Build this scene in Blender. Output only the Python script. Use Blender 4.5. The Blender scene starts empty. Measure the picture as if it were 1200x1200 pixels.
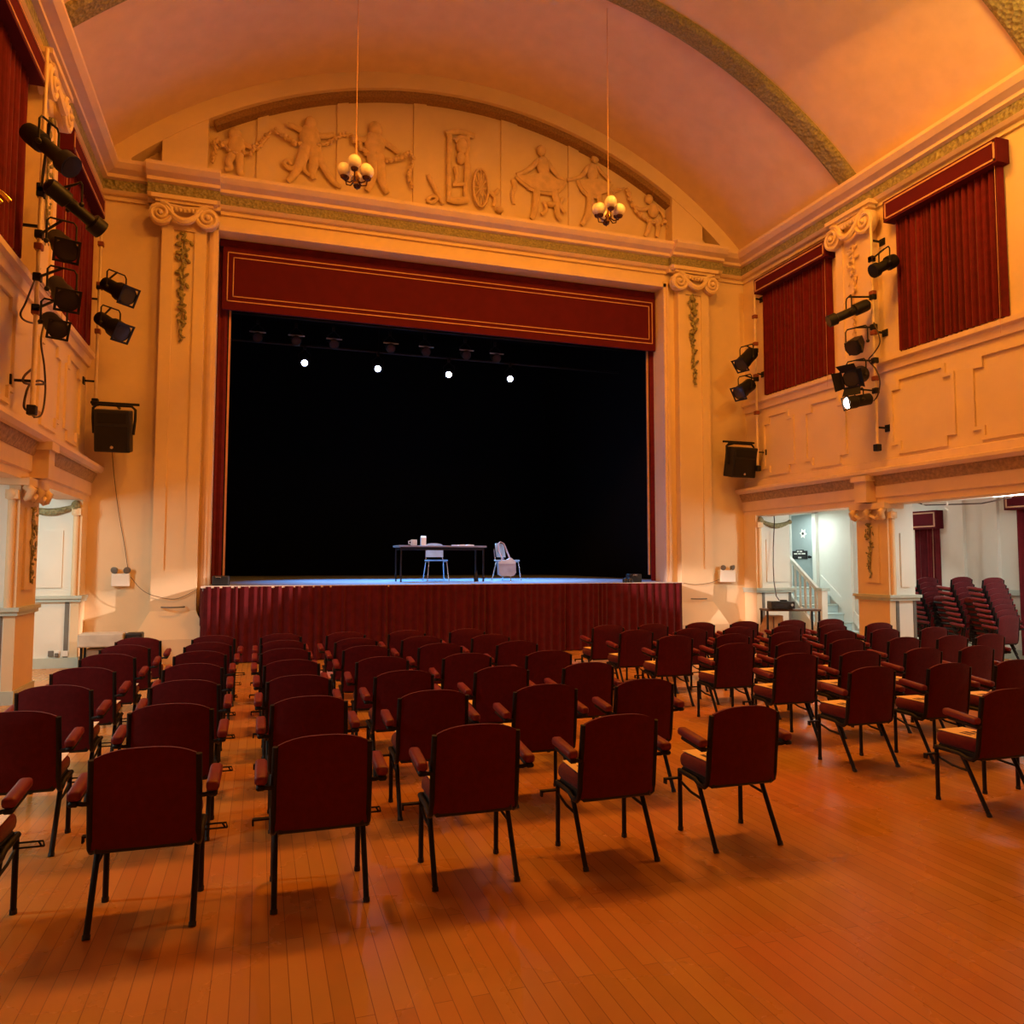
import bpy, bmesh, math, random
from mathutils import Vector, Matrix
random.seed(7)
COL = bpy.context.scene.collection
PI = math.pi

# ------------------------------------------------------------------ camera (survey of the hall)
F_PX, YAW, PITCH, ROLL = 894.34, .3187, .0654, .0012
CAM = Vector((0, -14.40, 1.70))
FW = Vector((math.sin(YAW)*math.cos(PITCH), math.cos(YAW)*math.cos(PITCH), math.sin(PITCH)))
R0 = Vector((math.cos(YAW), -math.sin(YAW), 0)); U0 = R0.cross(FW)
RT = R0*math.cos(ROLL)+U0*math.sin(ROLL); UP = -R0*math.sin(ROLL)+U0*math.cos(ROLL)
def ray(px, py): return FW*F_PX+RT*(px-600)-UP*(py-600)
def YP(px, py, y): d = ray(px, py); return CAM+d*((y-CAM.y)/d.y)
def XP(px, py, x): d = ray(px, py); return CAM+d*((x-CAM.x)/d.x)
def ZP(px, py, z): d = ray(px, py); return CAM+d*((z-CAM.z)/d.z)

cd = bpy.data.cameras.new('camera'); cd.sensor_width = 36; cd.lens = F_PX/1200*36; cd.clip_end = 200
cam = bpy.data.objects.new('camera', cd); COL.objects.link(cam)
M3 = Matrix((RT, UP, -FW)).transposed()
cam.matrix_world = Matrix.Translation(CAM) @ M3.to_4x4()
bpy.context.scene.camera = cam

# ------------------------------------------------------------------ materials
MATS = {}
def mat(name, col, rough=.6, metal=0, var=.12, scale=6, bump=0, bscale=40, spec=.5, emit=None, es=0, sheen=0):
    m = bpy.data.materials.new(name); m.use_nodes = True
    nt = m.node_tree; n = nt.nodes; L = nt.links; b = n['Principled BSDF']
    b.inputs['Roughness'].default_value = rough; b.inputs['Metallic'].default_value = metal
    b.inputs['Specular IOR Level'].default_value = spec
    tc = n.new('ShaderNodeTexCoord'); nz = n.new('ShaderNodeTexNoise')
    nz.inputs['Scale'].default_value = scale; nz.inputs['Detail'].default_value = 4
    L.new(tc.outputs['Object'], nz.inputs['Vector'])
    cr = n.new('ShaderNodeValToRGB')
    cr.color_ramp.elements[0].position = .3; cr.color_ramp.elements[1].position = .7
    cr.color_ramp.elements[0].color = [c*(1-var) for c in col]+[1]
    cr.color_ramp.elements[1].color = [min(1, c*(1+var)) for c in col]+[1]
    L.new(nz.outputs['Fac'], cr.inputs['Fac']); L.new(cr.outputs['Color'], b.inputs['Base Color'])
    if bump:
        n2 = n.new('ShaderNodeTexNoise'); n2.inputs['Scale'].default_value = bscale; n2.inputs['Detail'].default_value = 3
        L.new(tc.outputs['Object'], n2.inputs['Vector'])
        bp = n.new('ShaderNodeBump'); bp.inputs['Strength'].default_value = bump; bp.inputs['Distance'].default_value = .02
        L.new(n2.outputs['Fac'], bp.inputs['Height']); L.new(bp.outputs['Normal'], b.inputs['Normal'])
    if sheen: b.inputs['Sheen Weight'].default_value = sheen
    if emit:
        b.inputs['Emission Color'].default_value = list(emit)+[1]; b.inputs['Emission Strength'].default_value = es
    MATS[name] = m; return m

PLASTER = mat('cream plaster', (.78, .61, .40), .75, var=.04, scale=1.5, bump=.05, bscale=25)
RELIEF = mat('relief plaster', (.71, .51, .30), .8, var=.12, scale=8, bump=.15, bscale=50)
CORNICE = mat('bounce tinted plaster moulding', (.78, .60, .45), .7, var=.05, scale=3)  # plaster with the pinkish bounce light put into its colour
WHITE = mat('white wall paint', (.80, .79, .73), .6, var=.03, scale=2)
DADO = mat('grey green dado paint', (.50, .58, .54), .45, var=.05)
GREYTRIM = mat('dark grey trim paint', (.16, .16, .15), .5)
DOORBLUE = mat('grey blue door paint', (.34, .41, .42), .5, var=.04)
STEPBLUE = mat('pale blue stair paint', (.55, .68, .70), .5, var=.05)
DARKV = mat('unlit stage black drape', (.006, .006, .007), .95, spec=.1)
CHAIRRED = mat('dark red upholstery', (.125, .008, .014), .85, var=.12, scale=30, bump=.25, bscale=300, spec=.2, sheen=.15)
ARMRED = mat('red vinyl arm pad', (.18, .012, .018), .5, var=.1, scale=20)
BLACK = mat('black painted steel', (.010, .009, .010), .5, spec=.3)
BLACKP = mat('black plastic', (.008, .007, .008), .5)
CHROME = mat('bright steel', (.6, .6, .6), .25, 1)
PAPER = mat('printed leaflet paper', (.96, .70, .27), .7, var=.03)
PAPERW = mat('white lit leaflet paper', (.92, .84, .74), .7, var=.03)  # same leaflet paper, white aisle light put into its colour
INK = mat('dark printing ink', (.10, .05, .03), .7)
VELVET = mat('dark red velvet curtain', (.135, .008, .013), .9, var=.18, scale=8, bump=.1, bscale=120, spec=.15, sheen=.2)
PELMET = mat('red pelmet cloth', (.095, .005, .011), .85, var=.08, scale=5, spec=.2)
BRAID = mat('cream gold braid', (.62, .34, .20), .6)
CHROME2 = mat('pale painted pipe', (.78, .62, .42), .4)
GLOBE = mat('opal glass globe', (.92, .86, .84), .25, var=.02)
BRASS = mat('polished brass', (.80, .52, .12), .25, 1)
WOODD = mat('dark brown wood', (.10, .05, .03), .45, var=.2, scale=12)
WOODB = mat('orange brown wood', (.42, .22, .09), .5, var=.2, scale=9)
GREYC = mat('light grey cloth', (.58, .54, .48), .8)
STAGEF = mat('grey painted stage boards', (.30, .34, .38), .45, var=.15, scale=3)
CHAIRBLUE = mat('blue grey moulded seat', (.34, .40, .46), .5)
BAGC = mat('grey canvas bag', (.36, .34, .36), .8, var=.15)
STRAP = mat('brown strap', (.30, .14, .10), .7)
BOXWHITE = mat('white enamel', (.86, .84, .80), .4, var=.02)
LED = mat('lit blue white lens', (1, 1, 1), .3, emit=(.62, .74, 1), es=40)
HOTLENS = mat('lit warm lens', (1, 1, 1), .3, emit=(1, .80, .62), es=22)
TUBE = mat('lit fluorescent tube', (1, 1, 1), .3, emit=(.93, 1, .92), es=14)
LENS = mat('dark lens glass', (.03, .03, .04), .08)
PALEGEL = mat('pale label strip', (.5, .5, .52), .6)
CABLE = mat('brown black cable', (.05, .025, .02), .6)

def carved_mat():
    m = mat('olive gilt carving', (.29, .26, .13), .6, var=.35, scale=30)
    nt = m.node_tree; n = nt.nodes; L = nt.links
    v = n.new('ShaderNodeTexVoronoi'); v.inputs['Scale'].default_value = 14
    tc = [x for x in n if x.type == 'TEX_COORD'][0]
    L.new(tc.outputs['Object'], v.inputs['Vector'])
    bp = n.new('ShaderNodeBump'); bp.inputs['Strength'].default_value = .9; bp.inputs['Distance'].default_value = .04
    L.new(v.outputs['Distance'], bp.inputs['Height']); L.new(bp.outputs['Normal'], n['Principled BSDF'].inputs['Normal'])
    return m
CARVED = carved_mat()
def floor_mat():
    m = mat('varnished plank floor', (.46, .24, .095), .22)
    nt = m.node_tree; n = nt.nodes; L = nt.links; b = n['Principled BSDF']
    tc = [x for x in n if x.type == 'TEX_COORD'][0]
    mp = n.new('ShaderNodeMapping'); mp.inputs['Rotation'].default_value = (0, 0, PI/2)
    L.new(tc.outputs['Object'], mp.inputs['Vector'])
    br = n.new('ShaderNodeTexBrick'); br.inputs['Scale'].default_value = 1
    br.inputs['Brick Width'].default_value = 1.9; br.inputs['Row Height'].default_value = .075
    br.inputs['Mortar Size'].default_value = .0018; br.inputs['Bias'].default_value = 0
    br.inputs['Color1'].default_value = (.62, .285, .066, 1); br.inputs['Color2'].default_value = (.52, .225, .048, 1)
    br.inputs['Mortar'].default_value = (.30, .125, .04, 1); br.offset = .37
    L.new(mp.outputs['Vector'], br.inputs['Vector'])
    nz = n.new('ShaderNodeTexNoise'); nz.inputs['Scale'].default_value = 1.1; nz.inputs['Detail'].default_value = 6
    L.new(tc.outputs['Object'], nz.inputs['Vector'])
    mx = n.new('ShaderNodeMixRGB'); mx.blend_type = 'OVERLAY'; mx.inputs['Fac'].default_value = .35
    L.new(br.outputs['Color'], mx.inputs['Color1']); L.new(nz.outputs['Color'], mx.inputs['Color2'])
    hs = n.new('ShaderNodeHueSaturation'); hs.inputs['Saturation'].default_value = 1.0
    L.new(mx.outputs['Color'], hs.inputs['Color']); L.new(hs.outputs['Color'], b.inputs['Base Color'])
    mr = n.new('ShaderNodeMapRange'); mr.inputs['To Min'].default_value = .16; mr.inputs['To Max'].default_value = .38
    L.new(nz.outputs['Fac'], mr.inputs['Value']); L.new(mr.outputs['Result'], b.inputs['Roughness'])
    return m
FLOORM = floor_mat()

# ------------------------------------------------------------------ mesh builder
class MB:
    def __init__(s): s.v = []; s.f = []; s.mi = []; s.cur = 0
    def add(s, vs, fs):
        o = len(s.v); s.v += [tuple(p) for p in vs]
        for f in fs: s.f.append([i+o for i in f]); s.mi.append(s.cur)
        return s
    def box(s, x0, x1, y0, y1, z0, z1):
        vs = [(x, y, z) for z in (z0, z1) for y in (y0, y1) for x in (x0, x1)]
        return s.add(vs, [(0, 2, 3, 1), (4, 5, 7, 6), (0, 1, 5, 4), (2, 6, 7, 3), (0, 4, 6, 2), (1, 3, 7, 5)])
    def bar(s, a, b, w, h, up=(0, 0, 1)):
        a = Vector(a); b = Vector(b); d = (b-a).normalized(); up = Vector(up)
        if abs(d.dot(up)) > .98: up = Vector((1, 0, 0))
        r = d.cross(up).normalized(); u = r.cross(d)
        vs = [p+r*sx*w/2+u*sy*h/2 for p in (a, b) for sx, sy in ((-1, -1), (1, -1), (1, 1), (-1, 1))]
        return s.add(vs, [(3, 2, 1, 0), (4, 5, 6, 7), (0, 1, 5, 4), (1, 2, 6, 5), (2, 3, 7, 6), (3, 0, 4, 7)])
    def tube(s, pts, r, n=8, cap=True, flat=None, closed=False):
        pts = [Vector(p) for p in pts]; k = len(pts)
        rs = r if isinstance(r, (list, tuple)) else [r]*k
        vs = []; prev = None
        for i, p in enumerate(pts):
            if closed: t = pts[(i+1) % k]-pts[i-1]
            else: t = pts[min(i+1, k-1)]-pts[max(i-1, 0)]
            t = t.normalized() if t.length > 1e-9 else Vector((0, 0, 1))
            if prev is None:
                a = Vector((0, 0, 1)) if abs(t.z) < .9 else Vector((0, 1, 0))
                u = t.cross(a).normalized()
            else:
                u = prev-t*prev.dot(t)
                u = u.normalized() if u.length > 1e-6 else t.orthogonal().normalized()
            prev = u; w = t.cross(u)
            for j in range(n):
                a = 2*PI*j/n; o = (u*math.cos(a)+w*math.sin(a))*rs[i]
                if flat: o.y *= flat
                vs.append(p+o)
        fs = []
        for i in range(k if closed else k-1):
            i2 = (i+1) % k
            for j in range(n):
                fs.append((i*n+j, i*n+(j+1) % n, i2*n+(j+1) % n, i2*n+j))
        if cap and not closed:
            fs.append(tuple(range(n-1, -1, -1))); fs.append(tuple((k-1)*n+j for j in range(n)))
        return s.add(vs, fs)
    def lathe(s, prof, a, b, n=16):
        """prof: list of (t along a->b in metres, radius)"""
        a = Vector(a); d = (Vector(b)-a).normalized(); u = d.orthogonal().normalized(); w = d.cross(u)
        vs = []
        for t, r in prof:
            for j in range(n):
                g = 2*PI*j/n; vs.append(a+d*t+(u*math.cos(g)+w*math.sin(g))*max(r, 1e-4))
        fs = [(i*n+j, i*n+(j+1) % n, (i+1)*n+(j+1) % n, (i+1)*n+j) for i in range(len(prof)-1) for j in range(n)]
        fs.append(tuple(range(n-1, -1, -1))); fs.append(tuple((len(prof)-1)*n+j for j in range(n)))
        return s.add(vs, fs)
    def ball(s, c, rx, ry=None, rz=None, n=10, m=7, rot=None):
        ry = rx if ry is None else ry; rz = rx if rz is None else rz; c = Vector(c)
        vs = []
        for i in range(m+1):
            th = PI*i/m
            for j in range(n):
                ph = 2*PI*j/n
                p = Vector((rx*math.sin(th)*math.cos(ph), ry*math.sin(th)*math.sin(ph), rz*math.cos(th)))
                if rot is not None: p = rot @ p
                vs.append(c+p)
        fs = [(i*n+j, (i+1)*n+j, (i+1)*n+(j+1) % n, i*n+(j+1) % n) for i in range(m) for j in range(n)]
        return s.add(vs, fs)
    def rbox(s, x0, x1, y0, y1, z0, z1, r, seg=3, M=None):
        bm = bmesh.new(); bmesh.ops.create_cube(bm, size=1)
        for v in bm.verts:
            v.co = Vector(((x0+x1)/2+v.co.x*(x1-x0), (y0+y1)/2+v.co.y*(y1-y0), (z0+z1)/2+v.co.z*(z1-z0)))
        bmesh.ops.bevel(bm, geom=bm.edges[:], offset=r, segments=seg, profile=.5, affect='EDGES')
        bm.verts.index_update()
        vs = [(M @ v.co if M else v.co.copy()) for v in bm.verts]; fs = [[v.index for v in f.verts] for f in bm.faces]
        bm.free(); return s.add(vs, fs)
    def prism(s, poly, fn, d0, d1):
        """poly: 2d points; fn(a,b,d) -> 3d"""
        n = len(poly)
        vs = [fn(a, b, d) for d in (d0, d1) for a, b in poly]
        fs = [tuple(range(n-1, -1, -1)), tuple(range(n, 2*n))]+[(i, (i+1) % n, n+(i+1) % n, n+i) for i in range(n)]
        return s.add(vs, fs)
    def sweep(s, prof, fn, ts):
        """open profile (a,b) swept over ts: fn(a,b,t)"""
        n = len(prof); vs = [fn(a, b, t) for t in ts for a, b in prof]
        fs = [(i*n+j, i*n+j+1, (i+1)*n+j+1, (i+1)*n+j) for i in range(len(ts)-1) for j in range(n-1)]
        return s.add(vs, fs)
    def build(s, name, mats, parent=None, smooth=None, origin=None):
        me = bpy.data.meshes.new(name)
        o0 = Vector(origin) if origin is not None else Vector((0, 0, 0))
        me.from_pydata([tuple(Vector(p)-o0) for p in s.v], [], s.f)
        bm = bmesh.new(); bm.from_mesh(me); bmesh.ops.recalc_face_normals(bm, faces=bm.faces[:]); bm.to_mesh(me); bm.free()
        for m in (mats if isinstance(mats, (list, tuple)) else [mats]): me.materials.append(m)
        if s.cur or any(s.mi): me.polygons.foreach_set('material_index', s.mi)
        if smooth:
            me.polygons.foreach_set('use_smooth', [True]*len(me.polygons)); me.set_sharp_from_angle(angle=math.radians(smooth))
        o = bpy.data.objects.new(name, me); COL.objects.link(o)
        if parent: o.parent = parent
        o.location = o0
        return o
def tag(o, label=None, cat=None, group=None, kind=None):
    if label: o['label'] = label
    if cat: o['category'] = cat
    if group: o['group'] = group
    if kind: o['kind'] = kind
    return o
def empty(name, label, cat, loc=(0, 0, 0), rz=0, group=None):
    o = bpy.data.objects.new(name, None); COL.objects.link(o); o.location = loc; o.rotation_euler = (0, 0, rz)
    o.empty_display_size = .1
    return tag(o, label, cat, group)
def struct(name, mb, m, parent=None, smooth=None):
    o = mb.build(name, m, parent, smooth)
    if not parent: o['kind'] = 'structure'
    return o
def copy_tree(o, parent=None):
    c = o.copy(); COL.objects.link(c)
    if parent: c.parent = parent
    for ch in list(o.children): copy_tree(ch, c)
    return c

# ------------------------------------------------------------------ main dimensions
XL, XR, XM = -2.85, 10.25, 3.70          # hall side walls, middle
OXL, OXR, OZ = -.835, 8.19, 7.66         # proscenium opening
SZ = 1.286                               # stage height
YB = -19.0                               # back wall of the hall
AXL, AXR = -5.25, 12.65                  # outer walls of the aisles
VZ, VR = 2.2, 9.19                       # vault circle
def vz(x, r=VR): return VZ+math.sqrt(max(0, r*r-(x-XM)**2))

# ------------------------------------------------------------------ room shell
struct('floor', MB().box(AXL-.2, AXR+.3, YB, .3, -.1, 0), FLOORM)
m = MB()
m.box(AXL, OXL, 0, .5, 0, 8.3); m.box(OXR, XR+1.05, 0, .5, 0, 8.3); m.box(OXL, OXR, 0, .5, OZ, 8.3); m.box(OXL, OXR, 0, .5, 0, SZ-.1)
struct('wall_stage', m, PLASTER)
# tympanum: recessed field, arch ring, pier blocks
xs = [XL+(XR-XL)*i/48 for i in range(49)]
m = MB()
m.prism([(XL, 8.3)]+[(x, vz(x)) for x in xs]+[(XR, 8.3)], lambda a, b, d: (a, d, b), .3, .5)
struct('wall_tympanum', m, PLASTER)
m = MB()
ring = [(x, vz(x)) for x in xs]
inner = [(XM+(x-XM)*.953, VZ+math.sqrt(8.88**2-((x-XM)*.953)**2)) for x in xs]
inner[0] = (XL+.5, 8.4); inner[-1] = (XR-.5, 8.4)
for i in range(48):
    a, b, c, d = ring[i], ring[i+1], inner[i+1], inner[i]
    m.prism([a, b, c, d], lambda p, q, dd: (p, dd, q), -.02, .3)
struct('trim_1', m, PLASTER)
m = MB()
for x0, x1 in ((-1.80, -1.05), (8.45, 9.21)):
    m.prism([(x0, 8.3), (x1, 8.3), (x1, vz(x1, 9.0)), (x0, vz(x0, 9.0))], lambda p, q, dd: (p, dd, q), 0, .3)
struct('trim_2', m, PLASTER)
# flat strips dividing the tympanum field
m = MB()
for px0, px1 in ((300, 313), (394, 407), (484, 499), (587, 606), (666, 678)):
    x0 = YP(px0, 220, .28).x; x1 = YP(px1, 220, .28).x
    m.prism([(x0, 8.3), (x1, 8.3), (x1, vz(x1, 8.86)), (x0, vz(x0, 8.86))], lambda p, q, dd: (p, dd, q), .265, .3)
struct('trim_3', m, PLASTER)
# soffit strip inside the arch, its shade painted dark brown
m = MB()
for i in range(64):
    t0 = -1.02*0.60+1.224*i/64; t1 = -1.02*0.60+1.224*(i+1)/64
    P = [(XM+r*math.sin(t), VZ+r*math.cos(t)) for r, t in ((8.88, t0), (8.88, t1), (8.76, t1), (8.76, t0))]
    if P[0][0] > 8.45 or P[0][0] < -1.05: continue
    m.prism(P, lambda p, q, dd: (p, dd, q), .08, .3)
struct('trim_4', m, mat('brown soffit shade', (.30, .17, .07), .7, var=.25, scale=25, bump=.5, bscale=40))

# vault
m = MB(); ys = [YB, -15, -10, -5, 0.02]
m.sweep([(x, vz(x)) for x in xs], lambda a, b, t: (a, t, b), ys)
m.sweep([(x, vz(x)+.15) for x in xs], lambda a, b, t: (a, t, b), ys)
struct('ceiling', m, CORNICE, smooth=60)
# carved ribs across the vault
for k, y in enumerate((-3.4, -7.1, -10.8)):
    m = MB()
    prof = [(-.20, 0), (-.20, .05), (-.13, .09), (.13, .09), (.20, .05), (.20, 0)]
    m.sweep(prof, lambda a, b, t: (XM+(VR-b)*math.sin(t), y+a, VZ+(VR-b)*math.cos(t)), [-.79+1.58*i/60 for i in range(61)])
    struct('trim_%d' % (5+k), m, CARVED)

# upper side walls + back wall
for side, x in (('left', XL), ('right', XR)):
    s = 1 if side == 'right' else -1
    m = MB(); m.box(min(x, x+s*.35), max(x, x+s*.35), YB, .0, 2.95, 8.7)
    struct('wall_'+side, m, PLASTER)
struct('wall_back', MB().box(AXL, AXR, YB-.2, YB, 0, 11.6), PLASTER)

# ---- profiles along walls
ENT = [(0, 7.95), (.05, 7.95), (.05, 8.02), (.12, 8.03), (.17, 8.08), (.17, 8.25), (.24, 8.27), (.24, 8.33), (.36, 8.38), (.43, 8.46), (.43, 8.52), (0, 8.62)]
def split_prof(prof, k0, k1):
    return prof[:k0+1], prof[k0:k1+1], prof[k1:]
def cornice(name, path):
    """path: list of (pt, outward) corners of the wall line; mitred sweep"""
    objs = []
    for nm, pr, mt in (('lower', ENT[:5], PLASTER), ('band', ENT[4:6], CARVED), ('upper', ENT[5:], CORNICE)):
        m = MB(); n = len(pr)
        vs = [(p[0]+o[0]*a, p[1]+o[1]*a, b) for p, o in path for a, b in pr]
        fs = [(i*n+j, i*n+j+1, (i+1)*n+j+1, (i+1)*n+j) for i in range(len(path)-1) for j in range(n-1)]
        m.add(vs, fs); objs.append((m, mt))
    r = struct(name, objs[0][0], objs[0][1])
    for (m, mt), nm in zip(objs[1:], ('carved_band', 'cornice_moulding')): m.build(nm, mt, r)
    return r
bk = .13
PX = [(-1.98, -.80), (8.25, 9.52)]
path = [((XL, YB), (1, 0)), ((XL, -3.9), (1, 0)), ((XL, -3.9), (1, 0))]
path = [((XL, YB), (1, 0)), ((XL, 0), (1, -1))]
for x0, x1 in PX: path += [((x0, 0), (-1, -1) if False else (0, -1)), ((x0, -bk), (-.0, -1)), ((x1, -bk), (0, -1)), ((x1, 0), (0, -1))]
path += [((XR, 0), (-1, -1)), ((XR, YB), (-1, 0))]
cornice('trim_8', path)

# architrave moulding round the proscenium opening
m = MB()
for x0, x1 in ((OXL-.13, OXL+.01), (OXR-.01, OXR+.13)):
    m.box(x0, x1, -.06, .05, 0.9, OZ+.12)
m.box(OXL-.13, OXR+.13, -.06, .05, OZ-.01, OZ+.07)
m2 = MB()
for x0, x1 in ((OXL-.09, OXL-.05), (OXR+.05, OXR+.09)): m2.box(x0, x1, -.085, -.055, 1.2, OZ+.06)
r = struct('trim_9', m, CORNICE); m2.build('bead', CORNICE, r)

# ------------------------------------------------------------------ foliage drops, capitals, pilasters
def foliage(mb, top, length, width, normal, along, n=46):
    """hanging bunch of leaves tapering downwards; normal = out of wall, along = sideways"""
    top = Vector(top); nrm = Vector(normal); al = Vector(along)
    for i in range(n):
        t = (i+.5)/n; lump = .55+.45*abs(math.sin(t*PI*3.2))
        w = width*(1-t*.78)*lump
        p = top-Vector((0, 0, 1))*t*length+al*random.uniform(-w, w)*.5+nrm*random.uniform(.01, .05)
        a = random.uniform(0, PI); sz = random.uniform(.05, .085)*(1-.4*t)*width/.3
        rot = Matrix((al, nrm, Vector((0, 0, 1)))).transposed() @ Matrix.Rotation(a, 3, 'Y')
        mb.ball(p, sz*.5, sz*.35, sz, 6, 4, rot)
    mb.tube([top, top-Vector((0, 0, length))+nrm*.01], [.02, .008], 5)
def capital_parts(root, off, c, half, nrm, al, ztop, h):
    """ionic capital: abacus, egg band, two volutes and a small swag"""
    c = Vector(c); nrm = Vector(nrm); al = Vector(al); Z = Vector((0, 0, 1))
    def P(a, d, z): return c+al*a+nrm*d+Z*(z-c.z)
    def fin(o): o.location = off
    m = MB()
    for a0, d, z0, z1 in ((half+.13, .16, ztop-.07, ztop), (half+.07, .11, ztop-.12, ztop-.07)):
        vs = [P(sx*a0, dd, z) for z in (z0, z1) for dd in (-.05, d) for sx in (-1, 1)]
        m.add(vs, [(0, 2, 3, 1), (4, 5, 7, 6), (0, 1, 5, 4), (2, 6, 7, 3), (0, 4, 6, 2), (1, 3, 7, 5)])
    fin(m.build('abacus', PLASTER, root))
    for s in (-1, 1):
        m = MB(); cc = (half-.02)*s; R = h*.34
        pts = []; rad = []
        for i in range(40):
            t = i/39; a = PI/2+t*PI*4.2; r = R*(1-.86*t)
            pts.append(P(cc+s*math.cos(a)*r*1.0*(1 if s > 0 else 1), .12+.05*t, ztop-.13-R+math.sin(a)*r)); rad.append(.042*(1-.55*t))
        m.tube(pts, rad, 6)
        m.ball(P(cc, .17, ztop-.13-R), .045)
        m.tube([P(cc, .0, ztop-.13-R), P(cc, .13, ztop-.13-R)], R*.92, 16)
        fin(m.build('volute', PLASTER, root, 50))
    m = MB(); k = 7
    for i in range(k):
        a = (i-(k-1)/2)*half*1.2/k; m.ball(P(a, .11, ztop-.22), half*.085, half*.085, half*.12, 8, 5)
    pts = [P(half*.75*(2*t-1), .13+.03*math.sin(t*PI), ztop-.2-h*.42*math.sin(t*PI)) for t in [i/12 for i in range(13)]]
    m.tube(pts, [.028+.035*math.sin(PI*i/12) for i in range(13)], 7)
    m.tube([P(-half*.95, .1, ztop-.16), P(0, .12, ztop-.2), P(half*.95, .1, ztop-.16)], .03, 6)
    fin(m.build('carved_swag', PLASTER, root, 50))

for lab, x0, x1, s in (('cream plaster pilaster with scrolled capital left of the stage opening', -1.74, -1.02, -1),
                       ('cream plaster pilaster with scrolled capital right of the stage opening', 8.46, 9.22, 1)):
    xc = (x0+x1)/2; r = empty('pilaster', lab, 'pilaster', (xc, -.08, 0))
    def Q(mb, name, mt, sm=None):
        o = mb.build(name, mt, r, sm); o.location = (-xc, .08, 0); return o
    m = MB(); m.box(x0, x1, -.16, 0, .80, 7.98); Q(m, 'shaft', PLASTER)
    m = MB(); b = .19
    m.box(x0, x0+b, -.19, -.158, 1.55, 7.50); m.box(x1-b, x1, -.19, -.158, 1.55, 7.50); m.box(x0, x1, -.19, -.158, 7.50, 7.72)
    m.box(x0, x1, -.19, -.158, .86, 1.55)
    Q(m, 'panel_border', PLASTER)
    m = MB()
    for z0, w0, z1, w1 in ((.86, 0, .80, .03), (.80, .03, .40, .23), (.40, .23, .0, .23)):
        ring0 = [(x0-w0, 0, z0), (x0-w0, -.19-w0, z0), (x1+w0, -.19-w0, z0), (x1+w0, 0, z0)]
        ring1 = [(x0-w1, 0, z1), (x0-w1, -.19-w1, z1), (x1+w1, -.19-w1, z1), (x1+w1, 0, z1)]
        m.add(ring0+ring1, [(0, 1, 5, 4), (1, 2, 6, 5), (2, 3, 7, 6)])
    Q(m, 'plinth', PLASTER)
    m = MB(); foliage(m, (xc, -.17, 7.47), 1.95, .30, (0, -1, 0), (1, 0, 0), 60); Q(m, 'foliage_drop', CARVED, 60)
    capital_parts(r, (-xc, .08, 0), (xc, -.17, 7.9), (x1-x0)/2+.04, (0, -1, 0), (1, 0, 0), 8.06, .60)
    # small wall uplighter plate on the foot of the pilaster
    m = MB(); m.tube([(xc+.18*math.cos(a), -.22-.12*math.sin(a), .93) for a in [PI*i/10 for i in range(11)]], .014, 6); Q(m, 'lamp_bracket', GREYTRIM)

YPI = -3.5
def side_pilaster(side):
    s = 1 if side == 'right' else -1; x = XR if s > 0 else XL; yc = YPI if s > 0 else -3.45
    r = empty('pilaster', 'slim upper wall pilaster between two red curtains, %s side wall' % side, 'pilaster', (x, yc, 5.22))
    def Q(mb, name, mt, sm=None):
        o = mb.build(name, mt, r, sm); o.location = (-x, -yc, -5.22); return o
    xa, xb = sorted((x, x-s*.13)); w = .42
    m = MB(); m.box(xa, xb, yc-w, yc+w, 5.22, 7.98); Q(m, 'shaft', PLASTER)
    xa, xb = sorted((x-s*.128, x-s*.16)); m = MB()
    m.box(xa, xb, yc-w, yc-w+.17, 5.42, 7.6); m.box(xa, xb, yc+w-.17, yc+w, 5.42, 7.6); m.box(xa, xb, yc-w, yc+w, 5.24, 5.42)
    Q(m, 'panel_border', PLASTER)
    m = MB(); foliage(m, (x-s*.14, yc, 7.45), 1.7, .26, (-s, 0, 0), (0, 1, 0), 44); Q(m, 'foliage_drop', CARVED if s < 0 else RELIEF, 60)
    capital_parts(r, (-x, -yc, -5.22), (x-s*.12, yc, 7.9), w, (-s, 0, 0), (0, 1, 0), 8.06, .66)
side_pilaster('right'); side_pilaster('left')

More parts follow.
